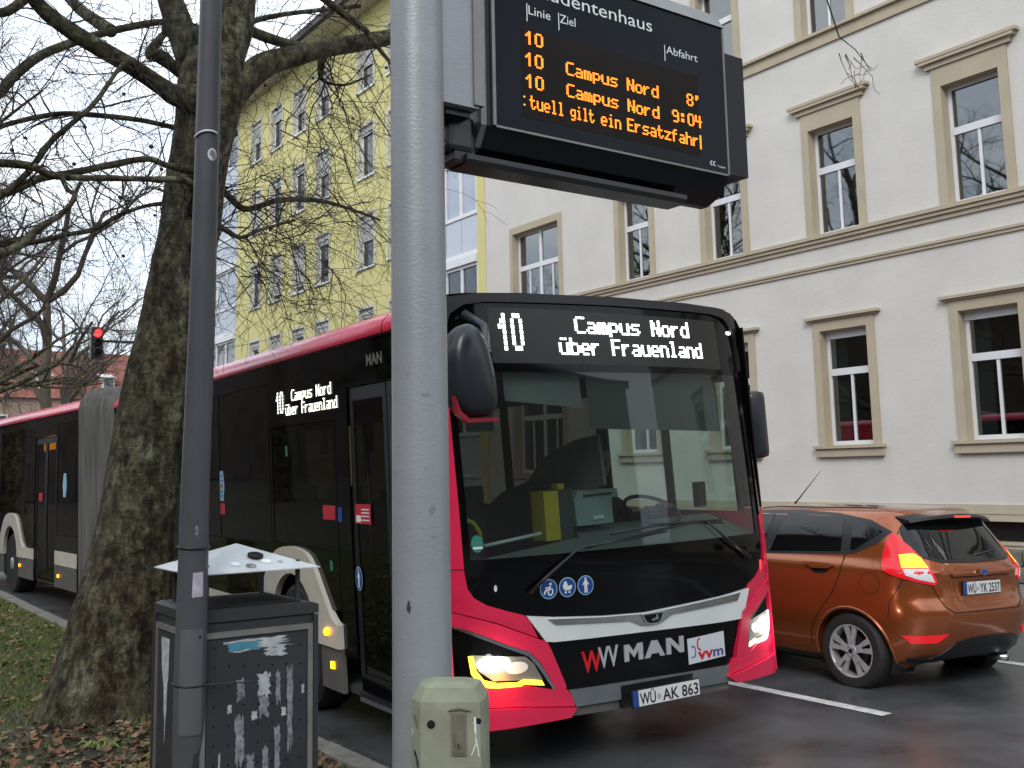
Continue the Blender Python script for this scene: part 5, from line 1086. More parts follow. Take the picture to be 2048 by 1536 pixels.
# lower flank (black glazing foot, arch, cream and grey panels)
ARC=[(2.13+0.0,.60)]
def arch_outer(c):
    A=[(c-.86,.80),(c-.80,.815),(c-.72,.87),(c-.58,1.03),(c-.44,1.19),(c-.30,1.27),(c-.04,1.30),(c+.22,1.28),(c+.42,1.20),(c+.58,1.05),(c+.72,.88),(c+.80,.815),(c+.86,.80)]
    return [(c-.86,.64)]+[tuple(q) for q in crom(A,3)]+[(c+.86,.64)]
def arch_inner(c,r=.46): return [(c+r*math.cos(R(a)),.63+.47*math.sin(R(a))) for a in range(2,179,11)]
def arch(c,xf=None,cream=True):
    P_('wheel_arch',arch_outer(c)+[(c+.46,.64)]+arch_inner(c)[0:]+[(c-.46,.64)],SD,'cream',thick=.05,o0=-.02,xf=xf,step=.12)
    # lining and dark well
    for q in (-1,1):
        x0,x1=(c-.86,c-.49) if q<0 else (c+.49,c+.86)
        P_('arch_skirt',[(x0,.34),(x1,.34),(x1,.635),(x0,.635)],SD,'skirt',thick=.03,o0=-.02,xf=xf,step=.3)
    mb=MB(); V=[]; A=arch_inner(c,.47)
    A=[(c+.47,.3)]+A+[(c-.47,.3)]; n=len(A)
    mb.v=[SD(a,b,.0) for a,b in A]+[SD(a,b,-.5) for a,b in A]; mb.f=[(i,i+1,n+i+1,n+i) for i in range(n-1)]+[tuple(range(n,2*n))]
    if xf is not None: mb.v=[tuple(xf@Vector(q)) for q in mb.v]
    mb.obj('wheel_well','caldark',bus)
def flank(v0,v1,xf=None,c=True):
    P_('lower_glazing_panel',[(v0,.81),(v1,.81),(v1,1.295),(v0,1.295)],SD,'blackgloss',thick=.01,o0=-.012,xf=xf,step=.6)
    P_('cream_panel',[(v0,.645),(v1,.645),(v1,.80),(v0,.80)],SD,'cream',thick=.014,o0=-.014,xf=xf,step=.6)
    P_('skirt_panel',[(v0,.34),(v1,.34),(v1,.64),(v0,.64)],SD,'skirt',thick=.014,o0=-.014,xf=xf,step=.6)
AC=2.54
P_('lower_glazing_panel',[(1.67,.895),(1.84,.895),(2.06,1.155),(2.24,1.27),(2.50,1.305),(1.67,1.3)],SD,'blackgloss',thick=.01,o0=-.012,step=.5)
P_('lower_glazing_panel',[(3.40,.81),(4.2,.81),(4.2,1.3),(2.50,1.305),(2.76,1.285),(2.96,1.205),(3.16,1.025),(3.32,.845)],SD,'blackgloss',thick=.01,o0=-.012,step=.5)
arch(AC); flank(3.41,5.6); flank(5.62,LEN)
lamp_=MB().lathe([(.030,0),(.026,-.016),(.012,-.026)],(0,0,0),'x',14); lamp_.obj('side_marker_lamp','amber',bus,True,xf=Matrix.Translation((-1.312,1.86,.745)))
P_('side_marker_lamp',[(1.81,.49),(1.88,.485),(1.88,.535),(1.81,.54)],SD,'amber',thick=.006,o0=.012,step=.3)
def wheel(x,y,z,r=.475,name='wheel',xf=None,steer=0):
    t=MB().lathe([(r*.62,-.02),(r*.9,-.03),(r*.985,-.0),(r,.04),(r,.22),(r*.97,.26),(r*.6,.27)],(0,0,0),'x',36)
    T_=Matrix.Translation((x,y,z))@Matrix.Rotation(steer,4,'Z')
    if xf is not None: T_=xf@T_
    o=t.obj(name,'tyre',bus,True,xf=T_,ang=40)
    MB().lathe([(r*.61,-.018),(r*.58,.03),(r*.35,.05),(r*.22,.0),(r*.20,-.03),(r*.08,-.035)],(0,0,0),'x',28).obj('rim','rim',o,True,xf=T_)
wheel(-1.24,AC,.545); wheel(1.0,AC,.475); wheel(-1.24,7.6,.545)
# stickers on the flank
xh=[(-.075,0),(-.045,.135),(.045,.135),(.075,0),(.045,-.135),(-.045,-.135)]
P_('hexagon_sticker',[(4.28+a,1.755+b) for a,b in xh],SD,'stickblue',thick=.001,o0=-.003,step=.3,smooth=False)
for dz in (-.09,-.05,.05,.09): P_('sticker_text_line',[(4.25,1.755+dz-.008),(4.31,1.755+dz-.008),(4.31,1.755+dz+.008),(4.25,1.755+dz+.008)],SD,'blueink',thick=.0005,o0=-.0015,step=.3,smooth=False)
P_('sticker_mark',[(4.255,1.735),(4.305,1.735),(4.305,1.775),(4.255,1.775)],SD,'stickred',thick=.0005,o0=-.0015,step=.3,smooth=False)
P_('red_sticker',[(4.20,1.50),(4.36,1.50),(4.36,1.60),(4.20,1.60)],SD,'stickred',thick=.001,o0=-.003,step=.3,smooth=False)
P_('red_sticker',[(1.155,1.505),(1.40,1.505),(1.40,1.635),(1.155,1.635)],SD,'stickred',thick=.001,o0=-.015,step=.3,smooth=False)
for z in (1.60,1.578,1.556,1.53): P_('sticker_text_line',[(1.18,z-.004),(1.30,z-.004),(1.30,z+.004),(1.18,z+.004)],SD,'letter',thick=.0005,o0=-.0135,step=.3,smooth=False)
P_('sticker_text_field',[(1.31,1.515),(1.385,1.515),(1.385,1.56),(1.31,1.56)],SD,'letter',thick=.0005,o0=-.0135,step=.3,smooth=False)
P_('red_sticker',[(1.70,1.52),(1.93,1.52),(1.93,1.62),(1.70,1.62)],SD,'stickred',thick=.001,o0=-.003,step=.3,smooth=False)
P_('blue_sticker',[(1.585,1.51),(1.655,1.51),(1.655,1.61),(1.585,1.61)],SD,'blue',thick=.001,o0=.001,step=.3,smooth=False)
P_('green_sticker',[(1.79,1.165),(1.835,1.165),(1.835,1.235),(1.79,1.235)],SD,'stickgreen',thick=.001,o0=-.001,step=.3,smooth=False)
P_('green_sticker',[(2.60,1.985),(2.64,1.985),(2.64,2.065),(2.60,2.065)],SD,'stickgreen',thick=.001,o0=-.003,step=.3,smooth=False)
pict(1.385,1.14,'person',mp=lambda v,z,o:SD(2*1.385-v,z,o),r=.08,o0=-.014,ru=.055,parent=bus)
# driver's side
def SR(v,z,o): return (1.275+o-.018*max(0,z-1.3),v,z-.045)
P_('side_corner_pillar',[(.14,1.45),(.30,1.45),(.30,2.72),(.14,2.72)],SR,'blackgloss',thick=.012,o0=-.012)
P_('side_corner_pillar',[(.14,.34),(.30,.34),(.30,1.445),(.14,1.445)],SR,'red',thick=.012,o0=-.012)
P_('driver_side_panel',[(.30,.34),(LEN,.34),(LEN,1.42),(.30,1.42)],SR,'red',thick=.02,o0=-.02,step=.8)
P_('driver_side_header',[(.30,2.35),(LEN,2.35),(LEN,2.74),(.30,2.74)],SR,'blackgloss',thick=.02,o0=-.02,step=.8)
for a,b in ((.30,.36),(1.02,1.10),(1.78,1.92),(3.3,3.42),(4.9,5.02),(6.5,6.6),(8.5,LEN)): P_('window_post',[(a,1.42),(b,1.42),(b,2.35),(a,2.35)],SR,'carblack',thick=.02,o0=-.02,step=.8)
for i,(a,b) in enumerate(((.36,1.02),(1.10,1.78),(1.92,3.3),(3.42,4.9),(5.02,6.5),(6.6,8.5))): P_('side_window',[(a,1.42),(b,1.42),(b,2.35),(a,2.35)],SR,'glass_ws' if i<2 else 'glass_side',thick=0,o0=-.01,step=.8)
# --- interior
MB().box(-1.22,1.22,.25,LEN,.34,.38).obj('floor','interior',bus)
MB().box(-1.2,1.2,.35,LEN,2.60,2.64).obj('ceiling','interior2',bus)
MB().box(-1.2,1.2,LEN-.05,LEN,.4,2.6).obj('rear_bulkhead','interior',bus)
MB().box(-1.1,1.1,.16,.24,.36,1.15).obj('front_bulkhead','interior',bus)
MB().box(-1.15,1.2,.20,.40,2.38,2.62).obj('display_housing','interior',bus)
dsh=MB(); dsh.v=[(-.95,.12,1.27),(1.2,.14,1.23),(1.2,.62,1.36),(-.05,.60,1.38),(-.10,.45,1.33),(-.95,.32,1.29),(-.95,.12,1.0),(1.2,.14,1.0),(1.2,.62,.8),(-.05,.60,.8),(-.10,.45,.8),(-.95,.32,.8)]
dsh.f=[(0,1,2,3,4,5),(6,7,1,0),(7,8,2,1),(8,9,3,2),(9,10,4,3),(10,11,5,4),(11,6,0,5)]; dsh.obj('dashboard','dash',bus)
MB().box(-.36,-.245,.45,.60,1.33,1.645).obj('ticket_validator','yellow',bus)
MB().box(-.245,-.13,.46,.62,1.30,1.65).obj('validator_housing','interior',bus)
MB().box(-.215,-.165,.49,.56,1.65,1.685).obj('validator_cap','yellow',bus)
pv=MB().prism([(-.10,1.40),(.20,1.395),(.20,1.56),(.26,1.57),(.25,1.62),(-.08,1.63),(-.11,1.57)],.46,.70,'y').obj('ticket_printer','device',bus)
MB().box(-.04,.20,.452,.459,1.585,1.598).obj('printer_slot','carblack',pv); MB().box(.03,.12,.452,.459,1.43,1.455).obj('printer_ticket','stickwhite',pv)
MB().tube([(-.86,.45,1.35),(-.40,.45,1.385)],.012,8).obj('barrier_bar','stickwhite',bus,True)
MB().tube([(-.97,.45,1.53),(-.90,.45,1.50),(-.86,.45,1.44),(-.85,.45,1.34)],.016,8).obj('hand_rail','yellow',bus,True)
for x,y in ((-.75,1.6),(-.3,2.6),(.2,3.6),(-.75,4.4),(-.4,6)): MB().tube([(x,y,.38),(x,y,2.6)],.017,8).obj('grab_pole','yellow',bus,True)
# driver's cab partition: curved grey shield
part=MB().prism([(1.19,.8),(1.19,1.39),(1.17,1.69),(1.08,1.78),(.99,1.84),(.83,1.9),(.59,1.96),(.33,1.99),(.30,1.66),(.62,1.60),(.75,1.3),(.75,.8)],.02,.045,'x'); part.obj('cab_partition','interior2',bus)
MB().prism([(.45,.4),(1.60,.4),(1.60,1.50),(1.35,1.62),(.9,1.72),(.60,1.60)],-.10,-.07,'x').obj('cab_door','interior',bus)
P_('sun_blind',[(1.05,2.02),(2.22,1.985),(2.24,2.37),(1.05,2.37)],FF,'blind',step=.2,thick=.004,o0=-.07)
P_('sun_blind',[(.45,2.20),(1.0,2.15),(1.0,2.37),(.45,2.37)],FF,'interior2',step=.2,thick=.004,o0=-.07)
st=bpy.data.meshes.new('steering_wheel'); bm=bmesh.new()
mb=MB(); mb.tube([(.20*math.cos(R(a)),.20*math.sin(R(a)),0) for a in range(0,361,15)],.015,8,cap=False); mb.tube([(-.2,0,0),(.2,0,0)],.014,6); mb.lathe([(.05,-.03),(.06,0),(.03,.01)],(0,0,0),'z',12)
mb.obj('steering_wheel','blackplastic',bus,True,xf=Matrix.Translation((.68,.62,1.43))@Matrix.Rotation(R(28),4,'X'))
MB().bbox(.40,.92,1.42,1.55,.95,1.75,.05).bbox(.40,.92,1.0,1.5,.82,.95,.05).bbox(.53,.79,1.42,1.52,1.75,1.92,.04).box(.55,.77,1.15,1.35,.38,.82).obj('driver_seat','interior',bus)
MB().bbox(1.02,1.10,.50,.56,1.42,1.60,.01).obj('phone_holder','carblack',bus)
for k in range(4):
    for x in (-.85,.55):
        y=3.0+k*1.3; MB().bbox(x-.2,x+.2,y,y+.08,.85,1.6,.03).bbox(x-.2,x+.2,y-.4,y+.02,.72,.84,.03).box(x-.15,x+.15,y-.3,y,.38,.72).obj('passenger_seat','interior2',bus)
# --- rear section
RMw=Matrix.Translation((3.36+1.275,14.40,-.144))@Matrix.Rotation(.043,4,'Z')@Matrix.Rotation(-.03,4,'Y'); RX=BI@RMw
SL=7.2
for nm,pr,ys in (('rear_roof',[p for p in prof if .14<=p[0]<=2.41],[0,SL]),):
    pass
def ext2(name,pr,y0,y1,m):
    mb=MB(); n=len(pr); mb.v=[(a-1.275,y0,b+.03) for a,b in pr]+[(a-1.275,y1,b+.03) for a,b in pr]; mb.f=[(i,i+1,n+i+1,n+i) for i in range(n-1)]
    return mb.obj(name,m,bus,True,xf=RX,ang=30)
ext2('rear_roof',[p for p in prof if .14<=p[0]<=2.41],0,SL,'cream'); ext2('roof_rail',railp,0,SL,'red'); ext2('roof_rail',[(2.55-a,b) for a,b in railp],0,SL,'red')
P_('gutter_line',[(.0,2.742),(SL,2.742),(SL,2.75),(.0,2.75)],SD,'alu',step=.5,thick=.006,o0=.002,xf=RX)
P_('upper_side_panel',[(0,2.58),(SL,2.58),(SL,2.742),(0,2.742)],SD,'blackgloss',thick=.01,o0=-.012,step=.8,xf=RX)
sidewin(.0,1.15,1.05,2.575,xf=RX); door(1.17,2.33,.40,2.42,xf=RX); P_('door_header',[(1.16,2.43),(2.34,2.43),(2.34,2.575),(1.16,2.575)],SD,'blackgloss',thick=.01,o0=-.012,step=.8,xf=RX)
sidewin(2.35,4.6,1.30,2.575,xf=RX); sidewin(4.61,6.2,1.30,2.575,xf=RX); sidewin(6.21,SL,1.30,2.575,xf=RX)
P_('lower_glazing_panel',[(.0,.81),(1.15,.81),(1.15,1.045),(.0,1.045)],SD,'blackgloss',thick=.01,o0=-.012,step=.8,xf=RX)
P_('cream_panel',[(.10,.645),(1.15,.645),(1.15,.83),(.10,.83)],SD,'cream',thick=.014,o0=-.004,xf=RX,step=.6); P_('skirt_panel',[(.10,.34),(1.15,.34),(1.15,.64),(.10,.64)],SD,'skirt',thick=.014,o0=-.004,xf=RX,step=.6)
RC=3.72
P_('lower_glazing_panel',[(2.35,.81),(RC-.87,.81),(RC-.70,.895),(RC-.48,1.155),(RC-.3,1.27),(RC,1.305),(2.35,1.3)],SD,'blackgloss',thick=.01,o0=-.012,step=.5,xf=RX)
P_('lower_glazing_panel',[(RC+.87,.81),(SL,.81),(SL,1.3),(RC,1.305),(RC+.22,1.285),(RC+.42,1.205),(RC+.62,1.025),(RC+.78,.845)],SD,'blackgloss',thick=.01,o0=-.012,step=.5,xf=RX)
P_('cream_panel',[(2.35,.645),(RC-.87,.645),(RC-.87,.80),(2.35,.80)],SD,'cream',thick=.014,o0=-.004,xf=RX,step=.6); P_('skirt_panel',[(2.35,.34),(RC-.87,.34),(RC-.87,.64),(2.35,.64)],SD,'skirt',thick=.014,o0=-.004,xf=RX,step=.6)
P_('cream_panel',[(RC+.87,.645),(SL,.645),(SL,.80),(RC+.87,.80)],SD,'cream',thick=.014,o0=-.004,xf=RX,step=.6); P_('skirt_panel',[(RC+.87,.34),(SL,.34),(SL,.64),(RC+.87,.64)],SD,'skirt',thick=.014,o0=-.004,xf=RX,step=.6)
arch(RC,xf=RX); wheel(-1.24,RC,.505,xf=RX); wheel(1.0,RC,.475,xf=RX)
for v,z in ((.92,.50),(RC-.62,.52)): P_('side_marker_lamp',[(v-.035,z-.022),(v+.035,z-.022),(v+.035,z+.022),(v-.035,z+.022)],SD,'amber',thick=.006,o0=.02,step=.3,xf=RX)
P_('hexagon_sticker',[(.72+a*1.3,1.73+b*1.2) for a,b in xh],SD,'stickblue',thick=.001,o0=-.003,step=.3,smooth=False,xf=RX)
P_('red_sticker',[(1.95,1.50),(2.15,1.50),(2.15,1.62),(1.95,1.62)],SD,'stickred',thick=.001,o0=-.02,step=.3,smooth=False,xf=RX)
MB().box(-1.22,1.22,0,SL,.34,.38).obj('floor','interior',bus,xf=RX); MB().box(-1.2,1.2,0,SL,2.6,2.64).obj('ceiling','interior2',bus,xf=RX)
MB().box(1.22,1.26,0,SL,.34,2.74).box(-1.26,1.26,SL-.03,SL,.34,2.86).obj('far_side_and_tail','red',bus,xf=RX)
for (v,z) in ((3.2,2.25),(2.85,2.27)): MB().box(-.9,-.84,v,v+.1,z,z+.12).obj('ceiling_lamp','amber',bus,xf=RX)
# bellows
hb_=[(0,.36),(0,2.72),(.03,2.83),(.12,2.93),(.35,2.96),(1.275,2.965),(2.2,2.96),(2.43,2.93),(2.52,2.83),(2.55,2.72),(2.55,.36)]
mb=MB(); n=len(hb_); NR=26; e0=Matrix.Identity(4)@Matrix.Translation((0,LEN,0)); 
for k in range(NR+1):
    t=k/NR; g=(1 if k%2 else -1)*.016+.03*abs(math.sin(math.pi*2*t))
    for a,b in hb_:
        x=(a-1.275)*(1+g*.8); z=.36+(b-.36)*(1+g*.5)
        p=Vector((x,LEN,z)).lerp(RX@Vector((x,0,z)),t); mb.v.append(tuple(p))
for k in range(NR):
    for i in range(n-1): mb.f.append((k*n+i,k*n+i+1,(k+1)*n+i+1,(k+1)*n+i))
mb.obj('bellows','bellows',bus)

# --- driver, seen through the windscreen
def skin_person(parent):
    V=[(.66,1.25,.98),(.66,1.27,1.25),(.66,1.25,1.47),(.66,1.22,1.56),(.66,1.19,1.66),(.48,1.22,1.46),(.40,1.05,1.25),(.50,.78,1.36),(.54,.68,1.44),(.84,1.22,1.46),(.93,1.05,1.25),(.85,.80,1.36),(.80,.70,1.44),(.56,1.15,.96),(.55,.75,.98),(.54,.72,.6),(.77,1.15,.96),(.78,.75,.98),(.79,.72,.6)]
    E=[(0,1),(1,2),(2,3),(3,4),(2,5),(5,6),(6,7),(7,8),(2,9),(9,10),(10,11),(11,12),(0,13),(13,14),(14,15),(0,16),(16,17),(17,18)]
    rr=[.15,.15,.14,.06,.06,.07,.05,.04,.04,.07,.05,.04,.04,.09,.07,.05,.09,.07,.05]
    me=bpy.data.meshes.new('person'); me.from_pydata(V,E,[]); o=bpy.data.objects.new('person',me); col.objects.link(o)
    mo_=o.modifiers.new('s','SKIN'); me.skin_vertices.new() if not me.skin_vertices else None
    for i,r in enumerate(rr): me.skin_vertices[0].data[i].radius=(r,r*.8)
    me.skin_vertices[0].data[0].use_root=True
    o.modifiers.new('b','SUBSURF').levels=2
    dg=bpy.context.evaluated_depsgraph_get(); dg.update(); m2=bpy.data.meshes.new_from_object(o.evaluated_get(dg)); bpy.data.objects.remove(o)
    m2.transform(BM); return m2
me=skin_person(None); me.name='person'
dr=thing('person','bus driver in a dark red jacket sitting behind the steering wheel','person',BM@Vector((.66,1.25,.95)))
dI_=Matrix.Translation(dr.location).inverted(); me.transform(dI_); link('body',me,'cloth',dr,True)
def dpart(mb,name,m): return mb.obj(name,m,dr,True,xf=dI_@BM)
h=MB().lathe([(.02,-.13),(.06,-.11),(.082,-.05),(.09,.02),(.08,.08),(.045,.115),(.01,.12)],(.66,1.17,1.78),'z',16)
for x in (.575,.745): h.lathe([(.022,-.01),(.022,.01)],(x,1.175,1.77),'x',8)
h.lathe([(.014,.0),(.006,-.03)],(.66,1.09,1.765),'y',8); dpart(h,'head','skin')
dpart(MB().lathe([(.093,.015),(.098,.05),(.088,.09),(.05,.125),(.01,.132)],(.66,1.185,1.78),'z',16),'hair','hair')
dpart(MB().lathe([(.010,0),(.006,-.006)],(.63,1.088,1.79),'y',8).lathe([(.010,0),(.006,-.006)],(.69,1.088,1.79),'y',8),'eyes','ink')
for x in (.52,.82):
    hn=MB().bbox(x-.035,x+.035,.62,.70,1.43,1.465,.012)
    for k in range(4): hn.tube([(x-.028+k*.019,.63,1.455),(x-.028+k*.019,.605,1.45),(x-.028+k*.019,.60,1.43)],.009,6)
    hn.tube([(x+(.035 if x<.6 else -.035),.67,1.45),(x+(.05 if x<.6 else -.05),.64,1.45)],.01,6); dpart(hn,'hand','skin')

def lamp(name,p,energy,colr,r):
    l=bpy.data.lights.new(name,'POINT'); l.energy=energy; l.color=colr; l.shadow_soft_size=r; o=bpy.data.objects.new(name,l); col.objects.link(o); o.parent=bus; o.location=p
lamp('indicator_light',FF(.25,.60,.07),.8,(1,.42,.03),.03)
lamp('headlight_light',FF(2.43,.64,.08),1.2,(1,.95,.8),.03); lamp('headlight_light',FF(.22,.70,.08),.8,(1,.9,.7),.03)
# ------------------------------------------------ copper hatchback
car=thing('parked_car','copper coloured hatchback with lit rear indicator beyond the bus','car',(7.93,5.33,-.16),(0,.025,-.0276)); car.scale=(.97,.97,.97)
car.name='hatchback_car'
LV=[(.17,.70,-.50,2.95),(.20,.78,-.56,3.05),(.27,.82,-.61,3.13),(.36,.84,-.645,3.18),(.46,.852,-.675,3.2),(.56,.86,-.70,3.21),(.64,.862,-.705,3.2),(.70,.862,-.69,3.18),(.76,.862,-.665,3.14),(.84,.86,-.655,3.02),(.90,.852,-.655,2.85),(.955,.842,-.655,2.55),(1.0,.82,-.64,2.30),(1.04,.795,-.615,2.18),(1.10,.768,-.58,2.06),(1.18,.735,-.53,1.92),(1.26,.70,-.475,1.77),(1.33,.663,-.425,1.62),(1.385,.625,-.385,1.48),(1.425,.58,-.345,1.34),(1.45,.51,-.27,1.18),(1.468,.40,-.12,.98),(1.478,.24,.12,.75)]
NS=96
def ring_(z,b,r0,f0):
    cy,a=(r0+f0)/2,(f0-r0)/2; out=[]
    n_,m_=(4.2,11) if z<1.0 else (4.0,9)
    for k in range(NS):
        t=2*math.pi*k/NS
        # denser samples near the rear corners
        c,s=math.cos(t),math.sin(t); x=b*math.copysign(abs(c)**(2/n_),c); y=a*math.copysign(abs(s)**(2/m_),s)
        # body sides narrow a little to the back and front
        yy=cy+y; x*=1-.035*max(0,(.4-yy))**1.5-.02*max(0,yy-2.2)**2
        zz=z+max(0,.40-z)*.42*min(1,max(0,(-.30-yy)/.2)); out.append((x,yy,zz))
    return out
import itertools
def interp(z):
    for a,b in zip(LV,LV[1:]):
        if a[0]<=z<=b[0]:
            t=(z-a[0])/(b[0]-a[0]); return tuple(p+(q-p)*t for p,q in zip(a,b))
def hull_mesh():
    zs=sorted({l[0] for l in LV}|{.23,.31,.41,.51,.60,.67,.73,.80,.87,.93,.975,1.02,1.07,1.14,1.22,1.295,1.36,1.405}); mb=MB()
    for z in zs: mb.v+=ring_(*interp(min(z,1.4779)))
    for k in range(len(zs)-1):
        for i in range(NS): mb.f.append((k*NS+i,k*NS+(i+1)%NS,(k+1)*NS+(i+1)%NS,(k+1)*NS+i))
    c=len(mb.v); mb.v.append((0,.45,1.482)); k=len(zs)-1
    for i in range(NS): mb.f.append((k*NS+i,k*NS+(i+1)%NS,c))
    c2=len(mb.v); mb.v.append((0,1.2,.17)); mb.f+=[((i+1)%NS,i,c2) for i in range(NS)]; return mb
hm=hull_mesh(); hme=hm.me('body')
# smooth once for a soft skin
body=link('body',hme,'copper',car)
def arches(o):
    for y in (0,2.49):
        mb=MB().lathe([(.345,-1.0),(.345,-.56)],(0,y,.30),'x',40).lathe([(.345,.56),(.345,1.0)],(0,y,.30),'x',40)
        c=mb.obj('cut','carblack',car); md=o.modifiers.new('b','BOOLEAN'); md.operation='DIFFERENCE'; md.object=c; md.solver='EXACT'
        dg=bpy.context.evaluated_depsgraph_get(); dg.update(); m2=bpy.data.meshes.new_from_object(o.evaluated_get(dg)); o.modifiers.clear(); o.data=m2; bpy.data.objects.remove(c)
bv=BVHTree.FromPolygons([v.co.copy() for v in hme.vertices],[tuple(p.vertices) for p in hme.polygons])
arches(body); body.data.name='body'; body.data.shade_smooth(); body.data.set_sharp_from_angle(angle=R(38))
def CS(y,z,o):     # onto the left side
    h=bv.ray_cast(Vector((-3,y,z)),Vector((1,0,0)))
    if h[0] is None or h[0].x>-.3: h=bv.find_nearest(Vector((-.75,y,z)))
    p=h[0]+(h[1] if h[1].x<0 else -h[1])*o; return tuple(p)
def CSr(y,z,o): p=CS(y,z,o); return (-p[0],p[1],p[2])
def CR(x,z,o):     # onto the tail
    h=bv.ray_cast(Vector((x,-3,z)),Vector((0,1,0)))
    if h[0] is None or h[0].y>-.15: h=bv.find_nearest(Vector((x,-.55,z)))
    return tuple(h[0]+(h[1] if h[1].y<0 else -h[1])*o)
def CT(x,y,o):
    h=bv.ray_cast(Vector((x,y,3)),Vector((0,0,-1))); 
    if h[0] is None: return (x,y,1.4)
    return tuple(h[0]+h[1]*o if h[1].z>0 else h[0]-h[1]*o)
def C_(name,poly,mp,m,step=.06,thick=.004,o0=.001,parent=None,smooth=True): return patch(name,poly,mp,m,parent or car,step=step,thick=thick,o0=o0,smooth=smooth)
for mp in (CS,CSr):
    C_('window_surround',[(-.30,1.27),(-.10,1.36),(.25,1.408),(.65,1.425),(1.1,1.415),(1.45,1.36),(1.75,1.26),(1.98,1.13),(2.05,1.035),(1.0,1.035),(.05,1.075),(-.02,1.085),(-.2,1.17)],mp,'carblack',thick=.002,o0=.001)
    C_('side_glass',[(.12,1.095),(.16,1.345),(.30,1.375),(.60,1.388),(.80,1.388),(.88,1.06)],mp,'glass_car',thick=.001,o0=.004)
    C_('side_glass',[(.98,1.058),(.94,1.385),(1.15,1.375),(1.42,1.325),(1.72,1.21),(1.90,1.10),(1.93,1.055)],mp,'glass_car',thick=.001,o0=.004)
    C_('quarter_glass',[(-.23,1.265),(-.06,1.335),(.06,1.345),(.03,1.11),(-.01,1.115)],mp,'glass_car',thick=.001,o0=.004)
    C_('door_gap',[(.065,1.07),(.075,1.07),(.085,.92),(.16,.76),(.30,.60),(.40,.45),(.42,.25),(.41,.25),(.39,.45),(.29,.60),(.15,.76),(.075,.92)],mp,'caldark',thick=.001,o0=.001)
    C_('door_gap',[(1.06,1.04),(1.068,1.04),(1.06,.6),(1.02,.25),(1.012,.25),(1.052,.6)],mp,'caldark',thick=.001,o0=.001)
    hd=C_('door_handle',[(.42,.965),(.46,.985),(.36,.99),(.18,.985),(.14,.97),(.18,.95),(.36,.945)],mp,'copper',thick=.022,o0=.004,step=.03)
    C_('handle_recess',[(.38,.945),(.20,.945),(.22,.915),(.30,.905),(.36,.915)],mp,'caldark',thick=.001,o0=.001,parent=hd)
    C_('door_handle',[(1.42,.965),(1.46,.985),(1.36,.99),(1.18,.985),(1.14,.97),(1.18,.95),(1.36,.945)],mp,'copper',thick=.022,o0=.004,step=.03)
    C_('rocker_trim',[(.36,.17),(2.12,.17),(2.12,.235),(.36,.235)],mp,'carblack',thick=.006,o0=.001)
C_('fuel_flap',circ(-.20,.86,.088,26),CS,'caldark',thick=.0006,o0=.0008); C_('fuel_flap_face',circ(-.20,.86,.083,26),CS,'copper',thick=.001,o0=.001)
# arch lips
for y in (0,2.49):
    for s_ in (-1,1):
        mb=MB(); pts=[]
        for a in range(-8,189,7):
            yy,zz=y+.352*math.cos(R(a)),.30+.352*math.sin(R(a)); p=(CS if s_<0 else CSr)(yy,max(zz,.19),.004); pts.append((p[0],p[1],zz))
        mb.tube(pts,.014,6,cap=False); mb.obj('arch_lip','copper',car,True)
    for s_ in (-1,1):
        mb=MB(); mb.lathe([(.36,s_*.80),(.36,s_*.50),(.02,s_*.50)],(0,y,.30),'x',32); mb.f=[f for f in mb.f if len(f)==4]; o=mb.obj('wheel_well','caldark',car)
        me=o.data; bm=bmesh.new(); bm.from_mesh(me); bmesh.ops.delete(bm,geom=[v for v in bm.verts if v.co.z<.15],context='VERTS'); bm.to_mesh(me); bm.free()
def carwheel(x,y,s_):
    r=.305
    T_=Matrix.Translation((x,y,r-.0))@(Matrix.Rotation(math.pi,4,'Z') if s_>0 else Matrix.Identity(4))
    o=MB().lathe([(.205,-.012),(.225,-.02),(.28,-.016),(.30,.006),(r,.03),(r,.16),(.295,.185),(.21,.19)],(0,0,0),'x',44); o.f=[f for f in o.f if len(f)==4]; o=o.obj('wheel','tyre',car,True,xf=T_,ang=40)
    rm=MB().lathe([(.212,-.014),(.205,-.018),(.195,-.004),(.190,.06),(.19,.12)],(0,0,0),'x',40)
    rm.f=[f for f in rm.f if len(f)==4]
    rm.obj('rim','rim',o,True,xf=T_)
    MB().lathe([(.205,.07),(.205,.075)],(0,0,0),'x',28).obj('brake_disc','caldark',o,xf=T_); MB().lathe([(.13,.045),(.13,.055)],(0,0,0),'x',28).obj('brake_drum','darkmetal',o,xf=T_)
    sp=MB()
    for k in range(5):
        a0=R(90+72*k)
        def pt(rad,off,x_): c,s=math.cos(a0),math.sin(a0); return (x_,rad*c-off*s,rad*s+off*c)
        # split spoke: stem then two arms to the rim
        for q in ([(.03,-.026),(.03,.026),(.10,.032),(.10,-.032)],[(.095,-.034),(.095,-.004),(.20,-.018),(.195,-.066)],[(.095,.004),(.095,.034),(.195,.066),(.20,.018)]):
            n=4; sp.v+=[pt(a,b,-.012+.006*(a<.1)) for a,b in q]+[pt(a,b,.012) for a,b in q]; b=len(sp.v)-8
            sp.f+=[(b,b+1,b+2,b+3),(b+7,b+6,b+5,b+4)]+[(b+i,b+(i+1)%4,b+4+(i+1)%4,b+4+i) for i in range(4)]
    sp.lathe([(.045,-.016),(.05,-.006),(.05,.012)],(0,0,0),'x',20)
    sp.obj('spokes','rim',o,xf=T_)
    MB().lathe([(.020,-.018),(.022,-.010)],(0,0,0),'x',12).obj('hub_cap','carblack',o,xf=T_)
    mb=MB()
    for k in range(4): a=R(45+90*k+10); mb.lathe([(.007,-.0165),(.008,-.010)],(0,.036*math.cos(a),.036*math.sin(a)),'x',8)
    mb.obj('wheel_bolts','carblack',o,xf=T_)
